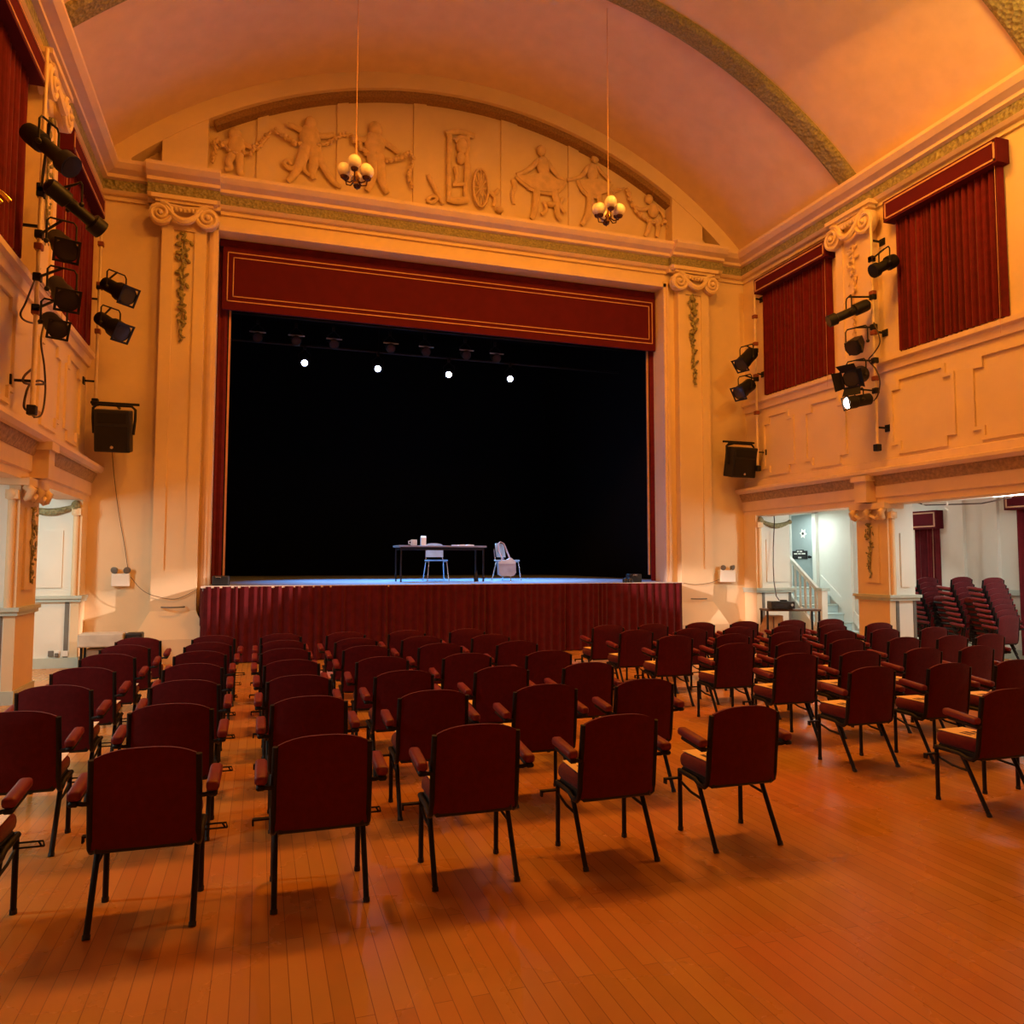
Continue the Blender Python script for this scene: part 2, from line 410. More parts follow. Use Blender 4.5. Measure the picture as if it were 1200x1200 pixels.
# gallery front: sill, panels, entablature, on both sides
def yprof(name, x, s, prof, y0, y1, mt, parent=None):
    m = MB(); ts = [y0, y1]
    m.sweep(prof, lambda a, b, t: (x-s*a, t, b), ts)
    for t in ts: m.add([(x-s*a, t, b) for a, b in prof], [tuple(range(len(prof)))])
    return m.build(name, mt, parent)
tn = 10
for side, s in (('right', 1), ('left', -1)):
    x = XR if s > 0 else XL
    o = yprof('trim_%d' % tn, x, s, [(0, 5.0), (.04, 5.0), (.06, 5.12), (.11, 5.15), (.11, 5.23), (0, 5.25)], YB, 0, CORNICE); o['kind'] = 'structure'; tn += 1
    # notched panel mouldings
    m = MB(); yo = 0 if s > 0 else .1
    for a, b in ((-.66, -1.60), (-1.98, -3.05), (-4.15, -5.38), (-5.72, -6.95), (-7.8, -9.0), (-9.4, -10.6)):
        a += yo; b += yo; z0, z1, n = 3.56, 4.82, .16
        pts = [(a-n, z0), (b+n, z0), (b+n, z0+n), (b, z0+n), (b, z1-n), (b+n, z1-n), (b+n, z1), (a-n, z1), (a-n, z1-n), (a, z1-n), (a, z0+n), (a-n, z0+n)]
        for i in range(12):
            p, q = pts[i], pts[(i+1) % 12]
            hz = i % 2 == 0; d = Vector((q[0]-p[0], q[1]-p[1])).normalized()*(.029 if hz else -.029); t_ = .06
            xa_, xb_ = sorted((x+s*.01, x-s*.035)); ya_, yb_ = sorted((p[0]-d.x, q[0]+d.x)); za_, zb_ = sorted((p[1]-d.y, q[1]+d.y))
            m.box(xa_, xb_, ya_-(0 if hz else .029), yb_+(0 if hz else .029), za_-(.029 if hz else 0), zb_+(.029 if hz else 0))
    struct('trim_%d' % tn, m, PLASTER); tn += 1
    # gallery entablature
    r = yprof('trim_%d' % tn, x, s, [(-.3, 2.70), (.10, 2.70), (.10, 2.80), (.13, 2.82), (.13, 3.02), (0, 3.02)], YB, 0, CORNICE); r['kind'] = 'structure'; tn += 1
    yprof('carved_band', x, s, [(0, 3.02), (.14, 3.02), (.20, 3.16), (.20, 3.19), (0, 3.19)], YB, 0, mat('brown carved band', (.42, .28, .14), .7, var=.3, scale=20, bump=.8, bscale=25) if s > 0 else MATS['brown carved band'], r)
    yprof('ledge', x, s, [(0, 3.19), (.27, 3.19), (.31, 3.24), (.31, 3.29), (.06, 3.34), (.06, 3.46), (0, 3.48)], YB, 0.0, CORNICE, r)

# piers of the arcade
PIERS = {}
def pier(label, s, y0, y1, half=False, depth=.55):
    x = 10.16 if s > 0 else -2.78
    yc = (y0+y1)/2; r = empty('arcade_pier', label, 'pier', (x, yc, 0))
    def Q(mb, name, mt, sm=None):
        o = mb.build(name, mt, r, sm); o.location = (-x, -yc, 0); return o
    def B(mb, d0, d1, ya, yb, z0, z1):
        xa, xb = sorted((x+s*d0, x+s*d1)); mb.box(xa, xb, ya, yb, z0, z1)
    m = MB(); B(m, 0, depth, y0, y1, 0, 2.75); Q(m, 'shaft', WHITE if not half else WHITE)
    m = MB(); B(m, -.02, .10, y0-.012, y1-.003, 0.0, 2.72); Q(m, 'hall_face', PLASTER)
    m = MB(); B(m, -.07, depth+.07, y0-.08, min(y1+.08, -.005), 1.10, 1.15); B(m, -.05, depth+.05, y0-.05, min(y1+.05, -.005), 1.05, 1.10); Q(m, 'dado_cap', DADO)
    m = MB(); B(m, -.04, depth+.04, y0-.04, min(y1+.04, -.005), 0, .16); Q(m, 'skirting', DADO)
    m = MB()   # dark edge strips below the dado on the face that looks down the hall, and a raised panel above it
    for d0, d1 in ((.12, .18), (depth-.06, depth)): B(m, d0, d1, y0-.015, y0, .16, 1.05)
    Q(m, 'edge_strip', GREYTRIM)
    m = MB(); B(m, .24, depth-.12, y0-.025, y0, 1.28, 2.2); Q(m, 'raised_panel', WHITE)
    m = MB()   # half round colonnette on the near corner
    m.tube([(x-s*-.06, y0-.03, 1.15), (x-s*-.06, y0-.03, 2.45)], .045, 10); B(m, -.015, .12, y0-.09, y0-.0125, 2.45, 2.56)
    m.ball((x+s*.06, y0-.05, 2.50), .075, .06, .075)
    Q(m, 'colonnette', PLASTER, 50)
    if not half:
        m = MB(); B(m, -.05, -.02, y0+.17, y1-.17, 1.35, 2.36); Q(m, 'face_panel', PLASTER)
        m = MB(); foliage(m, (x-s*.05, yc, 2.38), .95, .22, (-s, 0, 0), (0, 1, 0), 34); Q(m, 'foliage_drop', CARVED, 60)
        m = MB()
        B(m, -.12, .3, y0-.06, y1+.06, 2.62, 2.72)
        for ya in (y0+.02, yc, y1-.02):
            m.tube([(x-s*.06, ya, 2.62), (x-s*.13, ya, 2.56), (x-s*.10, ya, 2.48), (x-s*.05, ya, 2.45)], [.05, .06, .05, .03], 8)
        m.tube([(x-s*.09, y0+.02, 2.54), (x-s*.1, (y0+yc)/2, 2.46), (x-s*.09, yc, 2.54), (x-s*.1, (y1+yc)/2, 2.46), (x-s*.09, y1-.02, 2.54)], .03, 7)
        Q(m, 'capital', PLASTER, 50)
        m = MB(); B(m, -.24, 0, yc-.14, yc+.14, 2.74, 3.20); B(m, -.28, 0, yc-.18, yc+.18, 3.10, 3.2); Q(m, 'bracket_block', CORNICE)
    return r
pier('free standing arcade pier in front of the stacked chairs', 1, -4.06, -3.36)
pier('arcade end pier against the stage wall beside the staircase', 1, -.42, 0, True, .86)
pier('arcade pier cut by the left edge of the photo', -1, -3.80, -2.98)
pier('arcade end pier with wall sockets, at left of the stage wall', -1, -.40, 0, True, .95)

# swags hanging under the arcade beam next to the end piers
for lab, s, px in (('small plaster swag under the left arcade beam', -1, None), ('small plaster swag under the right arcade beam', 1, None)):
    x0 = XL+.05 if s < 0 else XR-.05; m = MB()
    pts = [(x0+s*(.05+.75*t), -.46, 2.60-.10*math.sin(t*PI)-.02*t) for t in [i/10 for i in range(11)]]
    m.tube(pts, [.03+.03*math.sin(PI*i/10) for i in range(11)], 7)
    m.ball(pts[0], .07, .05, .09); m.ball(pts[-1], .05)
    tag(m.build('plaster_swag', CARVED, None, 60), lab, 'swag')

# ------------------------------------------------------------------ side aisles
for side, s, xo in (('right', 1, AXR), ('left', -1, AXL)):
    xa, xb = sorted((xo, xo+s*.2))
    m = MB(); m.box(xa, xb, YB, 2.6 if s > 0 else 0, 0, 3.3); o = struct('wall_aisle_'+side, m, WHITE)
    xi = XR if s > 0 else XL
    xa, xb = sorted((xi+s*.0, xo))
    struct('ceiling_aisle_'+side, MB().box(xa, xb, YB, 2.6 if s > 0 else 0, 2.95, 3.1), WHITE)
    xa, xb = sorted((xo, xo-s*.05))
    struct('trim_%d' % tn, MB().box(xa, xb, YB, -1.0 if s > 0 else 0, 1.12, 1.22), DADO); tn += 1
    xa, xb = sorted((xo, xo-s*.03))
    struct('baseboard_'+side, MB().box(xa, xb, YB, -.9 if s > 0 else 0, 0, .18), DADO)
    m = MB()
    for y in (-.35, -3.25, -3.95, -6.9):
        xa, xb = sorted((xo, xo-s*.07)); m.box(xa, xb, y-.16, y+.16, 0, 2.95)
    struct('trim_%d' % tn, m, WHITE); tn += 1
# stage side pocket of the right aisle where the stairs climb
struct('wall_stairhead', MB().box(XR+.35, AXR+.2, 2.5, 2.7, 0, 3.3), WHITE)
struct('wall_stairside', MB().box(XR+1.0, XR+1.08, 0, 2.5, 0, 3.0), WHITE)
m = MB()
for k in range(4): m.tube([(XR+1.09, .15+.16*k, 1.2), (XR+1.09, .15+.16*k, 2.9)], .03, 8)
struct('trim_%d' % tn, m, WHITE, smooth=50); tn += 1

# staircase
st = empty('staircase', 'pale blue painted staircase rising beside the stage to the upper door', 'staircase', (12.0, -.8, 0))
def SQ(mb, name, mt, sm=None):
    o = mb.build(name, mt, st, sm); o.location = (-12.0, .8, 0); return o
X0, X1 = 11.55, 12.64
for k in range(6):
    y = -.72+k*.24; m = MB(); m.box(X0, X1, y, y+.26 if k < 5 else 2.49, max(0, .185*(k)-.05), .185*(k+1)-.035); SQ(m, 'riser', STEPBLUE)
    m = MB(); m.rbox(X0, X1, y-.03, y+.26 if k < 5 else 2.49, .185*(k+1)-.035, .185*(k+1), .01, 2); SQ(m, 'tread', DADO if k % 2 else STEPBLUE)
m = MB(); m.prism([(-.72, 0), (.75, 0), (.75, 1.22), (.48, 1.22), (-.72, .22)], lambda a, b, d: (d, a, b), X0-.07, X0); SQ(m, 'string', WHITE)
m = MB(); m.prism([(-.75, .18), (.5, 1.15), (.5, 1.4), (-.75, .45)], lambda a, b, d: (d, a, b), X1-.04, X1-.002); SQ(m, 'wall_string', WHITE)
m = MB(); m.box(X0-.11, X0+.03, -.90, -.76, 0, 1.09); SQ(m, 'newel_post', WHITE)
m = MB(); m.box(X0-.15, X0+.07, -.94, -.72, 1.09, 1.15); SQ(m, 'newel_cap', DADO)
m = MB(); m.bar((X0-.04, -.76, 1.05), (X0-.04, .62, 2.10), .07, .08); SQ(m, 'handrail', WHITE)
for k in range(8):
    y = -.62+k*.165; m = MB(); m.box(X0-.06, X0-.02, y-.02, y+.02, .22+(y+.72)*.83, 1.05+(y+.76)*.76); SQ(m, 'baluster', WHITE)
m = MB(); m.box(X0-.09, X0+.01, .60, .70, 1.2, 2.15); SQ(m, 'top_post', WHITE)
# door at the head of the stairs
y0, y1 = .72, 1.50
m = MB(); m.box(AXR-.05, AXR+.02, y0, y1, 1.11, 2.86); dr = struct('door_1', m, DOORBLUE)
m = MB(); m.box(AXR-.09, AXR, y0-.12, y0, 1.11, 2.95); m.box(AXR-.09, AXR, y1, y1+.12, 1.11, 2.95); m.box(AXR-.09, AXR, y0-.12, y1+.12, 2.86, 2.95); m.build('door_frame', WHITE, dr)
m = MB(); m.lathe([(0, .02), (.04, .02), (.045, .035), (.07, .035), (.075, .02)], (AXR-.05, y0+.09, 1.83), (AXR-.2, y0+.09, 1.83), 12); m.build('door_knob', BLACK, dr, 50)
# dark notice plate with pale lines of lettering (too small to read) and a round emblem, both on the door
sg = empty('door_sign', 'black notice plate with pale lettering on the stairhead door', 'sign', (AXR-.055, 1.2, 1.88))
m = MB(); m.box(-.012, 0, -.27, .27, -.10, .10); m.box(-.012, 0, -.14, .14, .10, .125); m.build('plate', BLACKP, sg)
m = MB()
for z, ws in ((.085, (.09, .07)), (.03, (.13, .10, .12)), (-.065, (.12,))):
    tot = sum(ws)+.03*(len(ws)-1); y = -tot/2
    for w in ws: m.box(-.015, -.012, y, y+w, z-.016, z+.016); y += w+.03
m.build('lettering', BOXWHITE, sg)
em = empty('star_emblem', 'small white star shaped emblem on the upper half of the stairhead door', 'emblem', (AXR-.052, 1.07, 2.40))
m = MB(); pl = [((.13 if i % 2 == 0 else .075)*math.cos(i*PI/6+.1), (.13 if i % 2 == 0 else .075)*math.sin(i*PI/6+.1)) for i in range(12)]
m.prism(pl, lambda a, b, d: (d, a, b), -.01, 0); m.build('star', BOXWHITE, em)
m = MB(); m.lathe([(0, .035), (.008, .035)], (-.01, 0, 0), (-.1, 0, 0), 14); m.build('centre', BLACKP, em)

# tubes, rails and ceiling fittings under the galleries
def aisle_light(lab, x, y0, y1, z=2.80):
    r = empty('fluorescent_light', lab, 'light', (x, (y0+y1)/2, z))
    L = (y1-y0)/2
    m = MB(); m.rbox(-.05, .05, -L, L, .02, .12, .015, 2); m.build('batten', BOXWHITE, r)
    m = MB(); m.tube([(0, -L+.05, -.01), (0, L-.05, -.01)], .02, 8); m.build('tube', TUBE, r, 50)
    m = MB()
    for y in (-L+.03, L-.03): m.box(-.03, .03, y-.02, y+.02, -.03, .02)
    m.build('end_holder', BOXWHITE, r)
aisle_light('lit fluorescent batten over the stacked chairs in the right aisle', 11.75, -6.8, -4.7, 2.83)
aisle_light('lit fluorescent batten before the staircase in the right aisle', 11.7, -3.0, -1.6, 2.83)
for lab, pts in (('thin cable sagging under the right aisle ceiling beside the curtain', [XP(1065, 586, 11.0), XP(1085, 592, 11.0), XP(1120, 591, 11.0), XP(1150, 590, 11.0), XP(1185, 583, 11.0)]),
                 ('black cable dropping from the right aisle ceiling to the amplifier', [(10.55, -.5, 2.9), (10.56, -.52, 2.6), (10.50, -.54, 2.0), (10.46, -.58, 1.6), (10.3, -.8, 1.3), (10.2, -1.0, 1.0), (10.15, -1.15, .93)])):
    m = MB(); m.tube(pts, .011, 6); tag(m.build('cable', CABLE), lab, 'cable')
rl = empty('lighting_rail', 'thin white rail with a clip under the right aisle ceiling', 'rail', (10.9, -5.2, 2.74))
m = MB(); m.tube([(0, -1.3, .02), (0, 1.1, -.03)], .014, 6); m.build('rail', BOXWHITE, rl)
m = MB(); m.tube([(0, .62, 0), (0, .60, -.07), (0, .66, -.12), (0, .60, -.17)], .014, 6); m.tube([(0, .1, 0), (0, .1, .19)], .014, 6); m.build('clip', BOXWHITE, rl)

def drape(mb, P0, P1, z0, z1, amp, n, out, flare=0, seg=8):
    """pleated cloth between P0 and P1 (x,y); out = horizontal normal; closed thickness"""
    P0 = Vector((P0[0], P0[1], 0)); P1 = Vector((P1[0], P1[1], 0)); out = Vector(out); k = n*seg
    zs = [z0+(z1-z0)*i/5 for i in range(6)]
    wd = [random.uniform(.55, 1.45) for _ in range(n)]; tot = sum(wd); cum = [0]
    for q in wd: cum.append(cum[-1]+q/tot)
    am = [random.uniform(.45, 1.25) for _ in range(n+1)]; sk = [random.uniform(-.25, .25) for _ in range(n)]
    fr = []; bkk = []
    for z in zs:
        g = 1+flare*(1-(z-z0)/(z1-z0))
        for i in range(k+1):
            j = min(i//seg, n-1); f = (i-j*seg)/seg; t = cum[j]+(cum[j+1]-cum[j])*f
            a = am[j]*(1-f)+am[j+1]*f
            o = (.5-.5*math.cos(2*PI*(f+sk[j]*f*(1-f))))*2-1; o = o*amp*a*g+.25*amp*math.sin(6*PI*f)*sk[j]*4
            p = P0.lerp(P1, t)+out*(o+amp*1.3)
            fr.append((p.x, p.y, z)); p = P0.lerp(P1, t)+out*(o+amp*1.3-.012); bkk.append((p.x, p.y, z))
    w = k+1; fs = [(r*w+i, r*w+i+1, (r+1)*w+i+1, (r+1)*w+i) for r in range(5) for i in range(k)]
    off = len(fr)
    fs2 = [tuple(off+q for q in f) for f in fs]
    edge = []
    for r in range(5):
        for i in (0, k): edge.append((r*w+i, (r+1)*w+i, off+(r+1)*w+i, off+r*w+i))
    for i in range(k):
        for r in (0, 5): edge.append((r*w+i, r*w+i+1, off+r*w+i+1, off+r*w+i))
    mb.add(fr+bkk, fs+fs2+edge)
def window_curtain(lab, x, s, ya, yb, z0, z1, pz0, pz1, pd=.24, n=21):
    yc = (ya+yb)/2; r = empty('window_curtain', lab, 'curtain', (x, yc, z0))
    def Q(mb, name, mt, sm=None):
        o = mb.build(name, mt, r, sm); o.location = (-x, -yc, -z0); return o
    m = MB(); drape(m, (x-s*.02, ya+.08), (x-s*.02, yb-.08), z0, pz0+.1, .04, n, (-s, 0, 0), .2); Q(m, 'drape', VELVET, 70)
    xa, xb = sorted((x, x-s*pd)); m = MB(); m.box(xa, xb, ya, yb, pz0, pz1); Q(m, 'pelmet', PELMET)
    xa, xb = sorted((x-s*pd, x-s*(pd+.012))); m = MB(); b = .025; i = .035
    m.box(xa, xb, ya+i, yb-i, pz0+i, pz0+i+b); m.box(xa, xb, ya+i, yb-i, pz1-i-b, pz1-i)
    m.box(xa, xb, ya+i, ya+i+b, pz0+i, pz1-i); m.box(xa, xb, yb-i-b, yb-i, pz0+i, pz1-i)
    Q(m, 'braid', BRAID)
    m = MB(); m.tube([(x-s*.15, ya+.12, pz0), (x-s*.15, ya+.13, z0-.25)], .004, 5); Q(m, 'draw_cord', BRAID)
window_curtain('red window curtain with pelmet on the right wall nearest the stage', XR, 1, -2.90, -.72, 5.26, 7.95, 7.47, 7.78)
window_curtain('red window curtain with pelmet at the right edge of the photo', XR, 1, -6.45, -4.32, 5.26, 7.95, 7.50, 7.86)
window_curtain('red window curtain behind the long spotlights on the left wall', XL, -1, -2.62, -.32, 5.26, 7.95, 7.47, 7.80)
window_curtain('red window curtain cut by the left edge of the photo', XL, -1, -6.3, -4.12, 5.26, 7.95, 7.47, 7.80)
window_curtain('mauve red aisle curtain beside the free standing pier', AXR, 1, -2.92, -2.22, .9, 2.85, 2.36, 2.72, .18, 9)
window_curtain('dark red aisle curtain at the right edge, beyond the chair stacks', AXR, 1, -6.0, -4.38, .1, 2.85, 2.62, 2.90, .22, 12)

# ------------------------------------------------------------------ stage
m = MB(); m.box(OXL-.6, OXR+.9, .5, 9.4, SZ-.08, SZ); m.box(-.9, 8.19, -.64, .5, SZ-.08, SZ)
struct('floor_stage', m, STAGEF)
m = MB(); m.box(-.92, 8.21, -.68, -.635, SZ-.03, SZ+.006); struct('trim_%d' % tn, m, mat('pale stage edge', (.72, .62, .56), .5)); tn += 1
m = MB(); m.box(OXL-.7, OXR+1.0, 9.2, 9.3, SZ, 9); struct('wall_stage_rear', m, DARKV)
m = MB(); m.box(OXL-.8, OXL-.7, .5, 9.3, SZ, 9); struct('wall_wing_left', m, DARKV)
m = MB(); m.box(OXR+.9, OXR+1.0, .5, 9.3, SZ, 9); struct('wall_wing_right', m, DARKV)
m = MB(); m.box(OXL-.8, OXR+1.0, .5, 9.3, 8.9, 9); struct('ceiling_stage', m, DARKV)
m = MB(); drape(m, (OXL-.7, 2.2), (OXR+.9, 2.2), 6.9, 8.89, .03, 24, (0, -1, 0)); tag(m.build('border_cloth', DARKV, None, 70), 'black border cloth hanging across the stage above the lanterns', 'border')
# skirt of the stage apron
m = MB(); drape(m, (-.86, -.66), (8.15, -.70), .015, SZ-.004, .022, 62, (0, -1, 0), .5)
SKIRT = mat('dark crimson skirt velvet', (.085, .005, .009), .9, var=.18, scale=8, spec=.15, sheen=.1)
sk = m.build('stage_skirt', SKIRT, None, 70); tag(sk, 'dark red pleated skirt across the front of the stage', 'curtain')
m = MB(); drape(m, (8.15, -.67), (8.27, -.02), .015, SZ-.035, .02, 5, (1, 0, 0), .9); m.build('side_return', SKIRT, sk, 70)
m = MB(); drape(m, (-.86, -.67), (-.93, -.02), .015, SZ-.035, .02, 5, (-1, 0, 0), .5); m.build('side_return', SKIRT, sk, 70)
# pelmet
pm = empty('stage_pelmet', 'broad red pelmet with double cream lines across the top of the stage', 'pelmet', (XM, .3, 6.34))
def PQ(mb, name, mt, sm=None):
    o = mb.build(name, mt, pm, sm); o.location = (-XM, -.3, -6.34); return o
m = MB(); m.box(-.76, 8.17, .30, .36, 6.33, 7.52); PQ(m, 'panel', PELMET)
m = MB(); m.box(-.82, 8.18, .33, .40, 7.522, 7.655); PQ(m, 'top_cloth', DARKV if False else VELVET)
def rect(mb, x0, x1, z0, z1, w, y):
    mb.box(x0, x1, y-.012, y, z0, z0+w); mb.box(x0, x1, y-.012, y, z1-w, z1); mb.box(x0, x0+w, y-.012, y, z0, z1); mb.box(x1-w, x1, y-.012, y, z0, z1)
m = MB(); rect(m, -.68, 8.10, 6.48, 7.41, .018, .30); PQ(m, 'outer_line', BRAID)
m = MB(); rect(m, -.58, 8.02, 6.57, 7.32, .016, .30); PQ(m, 'inner_line', BRAID)
# side tabs with a pale edging
for lab, x0, x1, xe in (('dark red tab curtain at the left edge of the stage', -.98, -.66, -.62), ('dark red tab curtain at the right edge of the stage', 8.12, 8.42, 8.075)):
    m = MB(); drape(m, (x0, .52), (x1, .52), SZ+.01, 7.6, .04, 3, (0, -1, 0)); t = m.build('tab_curtain', VELVET, None, 70); tag(t, lab, 'curtain')
    m = MB(); m.box(xe-.018, xe+.018, .50, .54, SZ+.14, 6.4); m.build('pale_edge', BRAID, t)
for lab, px in (('small black floor box at the left foot of the stage tab', 262), ('small black floor box at the right foot of the stage tab', 776)):
    p = ZP(px, 684, SZ); r = empty('stage_box', lab, 'box', (p.x, -.1, SZ))
    m = MB(); m.rbox(-.14, .14, -.1, .1, 0, .17, .02, 2); m.build('case', BLACKP, r)
    m = MB(); m.tube([(-.08, -.1, .12), (-.08, -.14, .15), (.0, -.14, .15), (0, -.1, .12)], .012, 6); m.build('handle', CHROME, r)
for k, (px, w) in enumerate(((786, .05), (793, .06))):
    p = ZP(px, 686, SZ); m = MB(); m.lathe([(0, .05), (.05, .06), (.08, .045), (.1, .015)], (p.x, -.5, SZ), (p.x, -.5, 3), 10)
    tag(m.build('footlight', BLACKP, None, 50), ('left' if k == 0 else 'right')+' one of two small dark footlights on the right end of the stage edge', 'footlight')

# stage lighting bar and lanterns
for y_, z_, lab in ((3.0, 6.52, 'black lighting bar across the stage carrying the four lit lanterns'), (2.55, 6.98, 'upper black lighting bar with unlit lanterns just under the pelmet')):
    m = MB(); m.tube([(-.9, y_, z_), (8.6, y_, z_)], .028, 8); lb = tag(m.build('lighting_bar', BLACK), lab, 'lighting bar')
    for x_ in (-.5, 2.5, 5.2, 8.2): m = MB(); m.tube([(x_, y_, z_), (x_, y_, 8.9)], .006, 5); m.build('suspension_wire', BLACK, lb)
PARTN = ['first', 'second', 'third', 'fourth', 'fifth', 'sixth', 'seventh', 'eighth']
def par(lab, p, lit, aim):
    p = Vector(p); d = Vector(aim).normalized(); r = empty('stage_lantern', lab, 'stage light', p)
    a = -d*.16; b = d*.16
    m = MB(); m.lathe([(0, .05), (.03, .085), (.12, .10), (.32, .11), (.33, .10)], a, b, 14); m.build('body', BLACK, r, 40)
    m = MB(); m.lathe([(.318, .07), (.336, .065)], a, b, 16); m.build('lens', LED if lit else LENS, r)
    sd = d.cross(Vector((0, 0, 1))).normalized(); m = MB()
    m.tube([sd*.12, sd*.13+Vector((0, 0, .14)), Vector((0, 0, .26)), -sd*.13+Vector((0, 0, .14)), -sd*.12], .012, 6); m.build('yoke', BLACK, r)
    m = MB(); m.rbox(-.03, .03, -.04, .04, .26, .36, .01, 2); m.build('clamp', BLACK, r)
    if not lit:
        m = MB(); q = b*1.02+Vector((0, 0, .115)); m.box(q.x-.17, q.x+.17, q.y-.01, q.y+.01, q.z-.012, q.z+.012); m.build('gel_frame', PALEGEL, r)
for k, (px, py) in enumerate(((357, 423), (443, 430), (526, 437), (598, 442))):
    p = YP(px, py, 3.0); par('lit white stage lantern, %s from the left of the four' % PARTN[k], p, True, (-.25*(p.x/4), -1, -.55))
for k, (px, py) in enumerate(((302, 384), (347, 388), (391, 392), (457, 397), (498, 401), (545, 405), (580, 409))):
    p = YP(px, py+7, 2.55); par('unlit stage lantern on the upper bar, %s from the left' % PARTN[k], p-Vector((0, 0, .05)), False, (.0, -1, -.5))

# table, chairs and things on the stage
tb = empty('stage_table', 'long thin topped dark table standing alone in the middle of the stage', 'table', (3.64, 1.55, SZ))
zt = .755
m = MB(); m.rbox(-.94, .94, -.36, .36, zt-.035, zt, .008, 2); m.build('tabletop', mat('grey laminate', (.25, .22, .22), .5), tb)
m = MB(); m.box(-.88, .88, -.32, -.30, zt-.09, zt-.035); m.box(-.88, .88, .30, .32, zt-.09, zt-.035); m.build('apron_rail', BLACK, tb)
for sx in (-1, 1):
    for sy in (-1, 1):
        m = MB(); m.bar((sx*.88, sy*.31, .0), (sx*.88, sy*.31, zt-.03), .03, .03); m.build('leg', BLACK, tb)
def poly_chair(lab, x, y, rz):
    r = empty('stage_chair', lab, 'chair', (x, y, SZ), rz)
    m = MB(); m.rbox(-.22, .22, -.20, .22, .43, .46, .014, 3); m.build('seat', CHAIRBLUE, r, 40)
    m = MB()
    prof = []
    W = 8; H = 6; vs = []
    for d in (0, .014):
        for j in range(H+1):
            t = j/H; z = .52+.31*t
            for i in range(W+1):
                u = -1+2*i/W; w = .205*(1-.12*t**3)*(1-.05*(1-t))
                vs.append((u*w, .19+.05*t-.04*u*u*-1*-1+d, z-.03*abs(u)**3*(t)))
    n1 = (W+1)*(H+1); fs = []
    for d in (0, n1):
        for j in range(H):
            for i in range(W): a = d+j*(W+1)+i; fs.append((a, a+1, a+W+2, a+W+1))
    for i in range(W): fs += [(i, i+1, n1+i+1, n1+i), (H*(W+1)+i, H*(W+1)+i+1, n1+H*(W+1)+i+1, n1+H*(W+1)+i)]
    for j in range(H): a = j*(W+1); b = a+W; fs += [(a, a+W+1, n1+a+W+1, n1+a), (b, b+W+1, n1+b+W+1, n1+b)]
    m.add(vs, fs); m.build('backrest', CHAIRBLUE, r, 60)
    for sx in (-1, 1):
        m = MB(); m.tube([(sx*.24, -.22, 0), (sx*.20, -.17, .42)], .013, 8); m.build('leg', CHROME, r, 50)
        m = MB(); m.tube([(sx*.24, .26, 0), (sx*.20, .17, .42)], .013, 8); m.build('leg', CHROME, r, 50)
        m = MB(); m.tube([(sx*.20, -.17, .42), (sx*.20, .17, .42), (sx*.19, .21, .5), (sx*.19, .235, .7)], .012, 8); m.build('side_rail', CHROME, r, 50)
    return r
poly_chair('pale moulded chair behind the table on the stage, facing the hall', 3.70, 2.15, 0)
poly_chair('pale moulded chair with a bag on its back, right of the stage table', 5.22, 1.75, .75)
# bag hanging at the right chair
bg = empty('shoulder_bag', 'grey shoulder bag hung by its strap on the right stage chair', 'bag', (5.0, 1.75, SZ))
m = MB()
outl = [(-.19, .03), (-.14, -.015), (.14, -.01), (.20, .06), (.19, .30), (.08, .38), (-.02, .33), (-.12, .31), (-.20, .30)]
m.prism(outl, lambda a, b, d: (a+.10, d-.32, b+.12), -.06, .06); m.build('body', BAGC, bg)
m = MB(); m.prism([(-.20, .25), (.19, .25), (.19, .30), (.08, .385), (-.02, .335), (-.12, .315), (-.20, .30)], lambda a, b, d: (a+.10, d-.32, b+.125), -.066, -.058); m.build('flap', GREYC, bg)
m = MB(); m.tube([(-.02, -.34, .42), (.02, -.24, .50), (.04, .05, .66), (.06, .17, .82), (.13, .22, .86), (.20, .20, .82), (.22, .0, .62), (.22, -.28, .42)], .02, 6); m.build('strap', STRAP, bg, 60)
def onT(px, py=640): p = YP(px, py, 1.45); return p.x
m = MB(); x = onT(485); m.lathe([(0, .055), (.02, .065), (.11, .065), (.125, .06)], (x, 1.45, SZ+zt), (x, 1.45, 5), 14); mg = m.build('mug', GREYC, None, 50); tag(mg, 'pale mug on the left end of the stage table', 'mug')
m = MB(); m.tube([(x-.06, 1.45, SZ+zt+.03), (x-.11, 1.45, SZ+zt+.04), (x-.11, 1.45, SZ+zt+.09), (x-.06, 1.45, SZ+zt+.1)], .01, 6); m.build('handle', GREYC, mg)
x = onT(496); cn = empty('white_carton', 'small white carton standing beside the mug on the stage table', 'carton', (x, 1.45, SZ+zt)); m = MB(); m.rbox(-.055, .055, -.04, .04, 0, .17, .005, 1); m.build('box', BOXWHITE, cn)
m = MB(); m.prism([(-.04, .17), (.04, .17), (0, .205)], lambda a, b, d: (d, a, b), -.055, .055); m.build('gable_top', BOXWHITE, cn)
bk_ = empty('open_book', 'open pale book lying on the right half of the stage table', 'book', (onT(545), 1.45, SZ+zt))
for s in (-1, 1):
    m = MB(); pr = [(0, .004), (s*.05, .03), (s*.16, .022), (s*.17, .0), (0, .0)]; m.prism(pr, lambda a, b, d: (a, d, b), -.13, .13); m.build('page_block', BOXWHITE, bk_)
m = MB(); x = onT(534); m.rbox(x-.07, x+.05, 1.40, 1.56, SZ+zt, SZ+zt+.02, .004, 1); tag(m.build('paper_pad', BOXWHITE), 'small white pad beside the open book on the stage table', 'paper')
p = ZP(559, 678, SZ); bt = empty('dark_bottle', 'small dark bottle standing on the stage floor under the table', 'bottle', (4.42, 1.45, SZ)); m = MB()
m.lathe([(0, .045), (.01, .05), (.13, .05), (.17, .025), (.2, .02)], (0, 0, 0), (0, 0, 1), 12); m.build('body', BLACKP, bt, 50)
